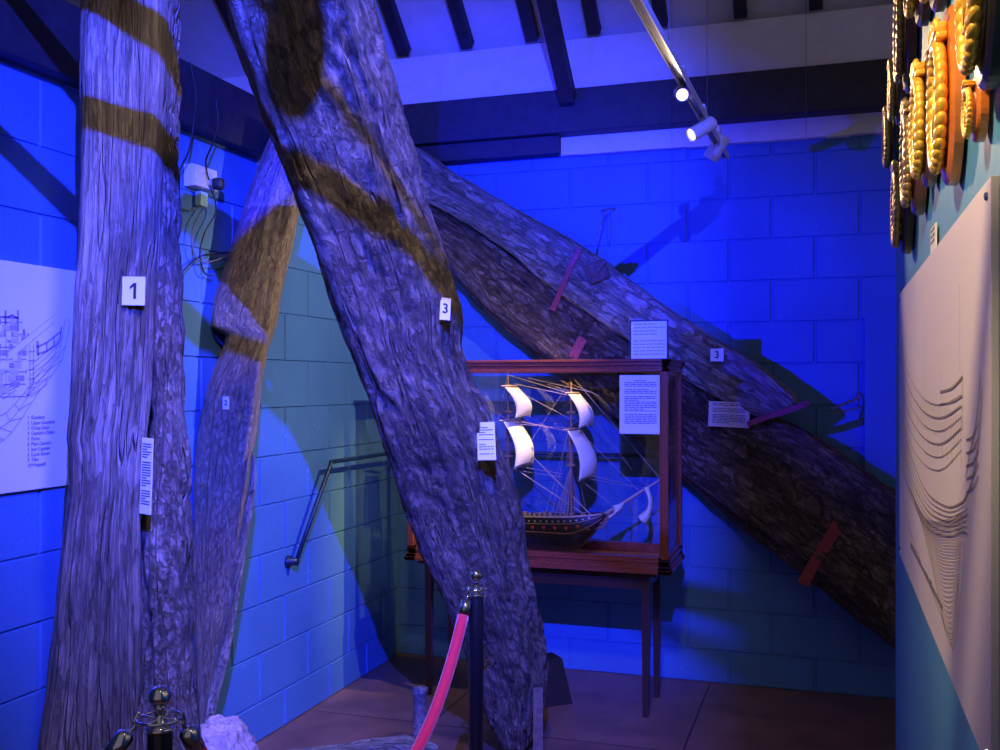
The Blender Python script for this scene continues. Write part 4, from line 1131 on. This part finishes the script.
# ------------------------------------------------------------------ socket and cables
c = onX(202, 178, XL+.03)
st = thing('socket_box', (XL, c.y, c.z), 'white double electric socket box high on the left wall', 'socket')
bm = bmesh.new(); box(bm, (XL-.004, c.y-.078, c.z-.046), (XL+.044, c.y+.078, c.z+.044), .004); link('back_box', bm, M_WHITEPL, st)
bm = bmesh.new(); box(bm, (XL+.0445, c.y-.076, c.z-.044), (XL+.052, c.y+.076, c.z+.042), .003); link('face_plate', bm, M_WHITEPL, st)
for dy in (-.02, .03):
    bm = bmesh.new(); box(bm, (XL+.052, c.y+dy-.006, c.z+.012), (XL+.057, c.y+dy+.006, c.z+.03), .002); link('switch', bm, M_WHITEPL, st)
pl = thing('plug', (XL+.055, c.y+.045, c.z-.015), 'black plug in the right half of the socket box', 'plug')
bm = bmesh.new(); box(bm, (XL+.0525, c.y+.026, c.z-.042), (XL+.098, c.y+.068, c.z+.006), .012); link('body', bm, M_CABLE, pl)
bm = bmesh.new(); box(bm, (XL+.006, c.y-.015, c.z-.115), (XL+.036, c.y+.035, c.z-.055), .004)
tag(link('junction_box', bm, mat('pale_green_plastic', (.35, .6, .5), .4)), 'small pale green connector box under the socket', 'connector')
def cable(pts, r, m, label, name='cable'):
    bm = bmesh.new(); tube(bm, smooth_path([onX(px, py, XL+d) for px, py, d in pts], 10), r, 8); return tag(link(name, bm, m, None, True), label, 'cable')
cable([(190, 62, .085), (196, 95, .09), (194, 120, .09), (189, 150, .08), (180, 170, .04), (175, 190, .03)], .0035, M_CABLE, 'black cable dropping from the beam left of the socket')
cable([(216, 100, .085), (218, 125, .09), (212, 145, .08), (206, 160, .085), (207, 172, .098), (209, 180, .100)], .0035, M_CABLE, 'black cable from the beam into the plug')
cable([(206, 205, .03), (194, 225, .03), (193, 250, .03), (203, 262, .04), (222, 258, .05), (234, 250, .06)], .003, M_GREYCAB, 'grey cable looping below the connector to the notched timber')
cable([(210, 185, .06), (216, 210, .04), (205, 232, .03), (200, 252, .03), (204, 272, .03), (212, 276, .03)], .003, M_CABLE, 'black cable hanging in a loop under the plug')
cable([(183, 271, .03), (192, 262, .02), (204, 255, .02), (214, 254, .02), (230, 252, .04)], .003, M_CABLE, 'black cable crossing the wall between the two timbers')
cable([(204, 202, .03), (194, 210, .02), (181, 208, .02), (174, 200, .02)], .003, M_GREYCAB, 'short grey cable curving left from the connector')

# ------------------------------------------------------------------ track lights
tr = thing('lighting_track', (-.5, 3.5, 2.76), 'white ceiling track carrying the spotlights', 'lighting track')
bm = bmesh.new(); e0 = P(725, 156, 4.88); e1 = P(637, -4, 2.90); dv = (e1-e0); e2 = e1+dv.normalized()*.25
dn = dv.normalized(); sd = dn.cross(Vector((0, 0, 1))).normalized()
obox(bm, (e0+e2)/2, sd*.017, (e2-e0)/2, Vector((0, 0, .009)), .002)
for s in (-1, 1): obox(bm, (e0+e2)/2-Vector((0, 0, .012))+sd*s*.0145, sd*.0025, (e2-e0)/2, Vector((0, 0, .006)))
link('rail', bm, M_WHITEMT, tr)
bm = bmesh.new(); obox(bm, (e0+e2)/2-Vector((0, 0, .0095)), sd*.010, (e2-e0)/2*.995, Vector((0, 0, .001))); link('conductor_slot', bm, M_SHB, tr)
tcrest = lambda y: z0+SL*(y0-y)
for q in (.30, .75):
    p = e0.lerp(e1, q); bm = bmesh.new(); tube(bm, [p+Vector((0, 0, .008)), Vector((p.x, p.y, tcrest(p.y)+.02))], .0012, 6); link('suspension_wire', bm, M_GREYCAB, tr)
def head(pivot_px, Z, tgt, label, lens_col, lens_e, hl=.115, r=.030, flip=False):
    p = P(*pivot_px, Z)
    t = thing('spotlight', p, label, 'spotlight')
    bm = bmesh.new(); box(bm, (p.x-.016, p.y-.03, p.z-.004), (p.x+.016, p.y+.03, p.z+.030), .003); tube(bm, [p, p-Vector((0, 0, .055))], .009, 12); link('adapter_stem', bm, M_WHITEMT, t)
    q = p-Vector((0, 0, .065)); d = (Vector(tgt)-q).normalized()
    bm = bmesh.new(); lathe(bm, q-d*hl*.5, d, [(0, r*.75), (.006, r*.97), (.012, r), (hl-.004, r), (hl, r*.97), (hl-.003, r*.86), (hl-.02, r*.80)], 28); link('head', bm, M_WHITEMT, t, False)
    bm = bmesh.new(); lathe(bm, q+d*(hl*.5-.012), d, [(0, r*.82), (.004, r*.7), (.007, r*.4), (.008, .001)], 24)
    m = mat('lamp_lens_'+label[:8], (1, .9, .7), .3, emis=lens_col, estr=lens_e); link('lens', bm, m, t, True)
    return q+d*(hl*.5+.004), d
WARM = (1.0, .72, .36)
def spot(name, loc, tgt, power, col, size_deg, blend=.3, rad=.02):
    l = bpy.data.lights.new(name, 'SPOT'); l.energy = power; l.color = col; l.spot_size = math.radians(size_deg); l.spot_blend = blend; l.shadow_soft_size = rad
    o = bpy.data.objects.new(name, l); COL.objects.link(o); o.location = loc
    o.rotation_euler = (Vector(tgt)-Vector(loc)).to_track_quat('-Z', 'Y').to_euler(); return o
PL = Vector((.12, 1.9, 2.15))
q, d = head((681, 76), 3.72, (0.10, 1.3, 1.70), 'lit white spotlight glowing warm towards the viewer', (1, .66, .22), 3.2, hl=.10, r=.024)
spot('lamp_warm_crests', q, PL, 60, (1, .70, .34), 70, .5)
q, d = head((100, -1150), 1.05, (.19, 1.9, 2.2), 'out-of-view spotlight above the viewer aimed at the carved crests', (1, .78, .35), 20)
spot('lamp_crests_front', q, (.19, 1.68, 2.05), 190, (1, .72, .40), 46, .7)
q, d = head((702, 113), 4.15, (-2.3, 2.6, 1.3), 'white cylinder spotlight aimed left, lens yellowish, second along the track', (1, .85, .40), 1.5, hl=.13)
spot('lamp_left_wall', q, (-2.45, 4.45, 1.55), 150, (1, .88, .76), 84, .8)
q, d = head((717, 133), 4.62, (-1.50, 5.03, 1.3), 'white spotlight at the far end of the track tipped down to the case', (.9, .95, 1), 0.6, hl=.12, r=.036)
spot('lamp_ship', q, (-1.66, 5.02, 1.50), 400, (1, .70, .12), 34, 1.0, .015)
q, d = head((420, -1700), 1.0, (-1.3, 3.8, .8), 'out-of-view spotlight above the viewer aimed at the timbers and rope', (1, .85, .65), 20)
spot('lamp_fill_front', q, (-1.72, 3.4, 1.10), 215, (1, .80, .70), 56, 1.0, .12)  # unseen warm fill added to lift the timbers, rope and floor
# wire at the right
bm = bmesh.new(); a = onY(806, 134, 5.38); tube(bm, [a, Vector((a.x, a.y, tcrest(a.y)+.02))], .0015, 6)
tag(link('hanging_wire', bm, M_GREYCAB), 'thin vertical wire in front of the dark back beam', 'wire')

# ------------------------------------------------------------------ blue flood lights and shade
def flood(name, loc, tgt, power, col, ang, blend, label, doors):
    """stage flood: housing, lens and added beam-shaping doors; doors = list of point pairs on far surfaces where each door cuts the beam,
    with the side (a point) that stays dark"""
    loc = Vector(loc); d = (Vector(tgt)-loc).normalized()
    t = thing('flood_light', loc, label, 'flood light')
    bm = bmesh.new(); lathe(bm, loc-d*.16, d, [(0, .02), (.01, .045), (.06, .055), (.145, .055), (.147, .050), (.14, .045)], 24); link('housing', bm, M_BLKM, t)
    bm = bmesh.new(); lathe(bm, loc-d*.022, d, [(0, .046), (.004, .046), (.006, .03), (.007, .001)], 24); link('lens', bm, mat('blue_lens', (.05, .1, .8), .2, emis=(0, .02, 1), estr=4), t)
    a = d.cross(Vector((0, 0, 1))).normalized()
    bm = bmesh.new(); tube(bm, [loc-d*.08+a*.058, loc-d*.08+a*.066+Vector((0, 0, .12)), loc-d*.08-a*.066+Vector((0, 0, .12)), loc-d*.08-a*.058], .005, 8)
    tube(bm, [loc-d*.08+Vector((0, 0, .12)), loc-d*.08+Vector((0, 0, .20))], .008, 8); link('yoke', bm, M_BLKM, t)
    for dr in doors:
        p, q, dark = dr[:3]; dist = dr[3] if len(dr) > 3 else .12
        u = (Vector(p)-loc).normalized(); v = (Vector(q)-loc).normalized(); w_ = (Vector(dark)-loc).normalized()
        ex = (v-u).normalized(); A = loc+u*dist-ex*.10*(dist/.12); B = loc+v*dist+ex*.10*(dist/.12)
        nn = (w_-u)-ex*((w_-u).dot(ex)); nn.normalize()
        bm = bmesh.new(); th = d*.0015
        vs = [bm.verts.new(x) for x in (A-th, B-th, B+nn*.16-th-d*.03, A+nn*.16-th-d*.03, A+th, B+th, B+nn*.16+th-d*.03, A+nn*.16+th-d*.03)]
        for f in ((3, 2, 1, 0), (4, 5, 6, 7), (0, 1, 5, 4), (1, 2, 6, 5), (2, 3, 7, 6), (3, 0, 4, 7)): bm.faces.new([vs[k] for k in f])
        link('beam_flag', bm, M_BLKM, t)  # plate added to block part of the flood beam
    return spot(name, loc, tgt, power, col, ang, blend, .006)
B2 = Vector((-.05, .15, 3.17))
flood('lamp_flood_right', B2, (-2.2, 4.7, 1.55), 2900, (.03, .05, 1), 62, .7, 'blue flood light high behind the viewer aimed at the left wall',
      [((-.655, 5.55, 0), (-.655, 5.55, 2.5), (.5, 5.55, 1))])
B1 = Vector((-2.11, 2.68, 2.20))
flood('lamp_flood_left', B1, (-1.2, 5.5, 2.25), 800, (.0, .004, 1), 80, .8, 'blue flood light behind the broad left timber aimed at the back wall',
      [((-.7, 5.35, 1.80), (.31, 5.55, 1.03), (-.5, 5.5, .2)), ((-1.6, 5.5, 3.65), (.4, 5.5, 2.60), (0, 5.5, 5), .05)])
def cpt(x, z, a, b): t = (x-a[0])/(b[0]-a[0]); return (x, a[1]+(b[1]-a[1])*t, z)
ca, cb = (-2.4, 1.716), (.18, .787)
bm = bmesh.new(); tube(bm, [cpt(x, 2.79, ca, cb) for x in (-2.4, -.74, -.72, .18)], [.020, .020, .011, .011], 12); struct('trim_30', bm, M_BLKM, 'dark conduit added out of view to cast shade')  # added pipe, thinned where its shade band crosses the leaning timber
ca, cb = (-2.0, 1.98), (.1, .417)
bm = bmesh.new(); tube(bm, [cpt(x, 2.94, ca, cb) for x in (-2.0, -.70, -.69, .1)], [.020, .020, .004, .004], 12)  # second added pipe and ball, sized for the shade they throw
ball(bm, cpt(-.45, 2.94, ca, cb), .026, (1, 1, 1.2)); struct('trim_31', bm, M_BLKM, 'dark conduit and junction box added out of view to cast shade')

bm = bmesh.new(); tube(bm, [(-2.4, .90, 3.85), (.18, .90, 3.85)], .02, 10); tube(bm, [(-.35, .90, 3.85), (-.05, .15, 3.85), (-.05, .17, 3.42)], .012, 8)
tube(bm, [(-.73, .88, 3.27), (-.73, .90, 3.85)], .01, 8); tube(bm, [(-.39, .91, 3.74), (-.39, .90, 3.85)], .01, 8)
for x in (-2.2, .1): tube(bm, [(x, .90, 3.85), (x, .90, z0+SL*(y0-.90)+.02)], .01, 8)
struct('trim_32', bm, M_BLKM, 'overhead lighting bar above the viewer')
bm = bmesh.new(); tube(bm, [(-2.085, 2.645, 2.40), (-2.085, 2.645, z0+SL*(y0-2.645)+.02)], .012, 8); struct('trim_33', bm, M_BLKM, 'drop rod carrying the flood light behind the broad timber')
w = bpy.data.worlds.new('world'); SC.world = w; w.use_nodes = True
w.node_tree.nodes['Background'].inputs[0].default_value = (.80, .68, .90, 1); w.node_tree.nodes['Background'].inputs[1].default_value = .18
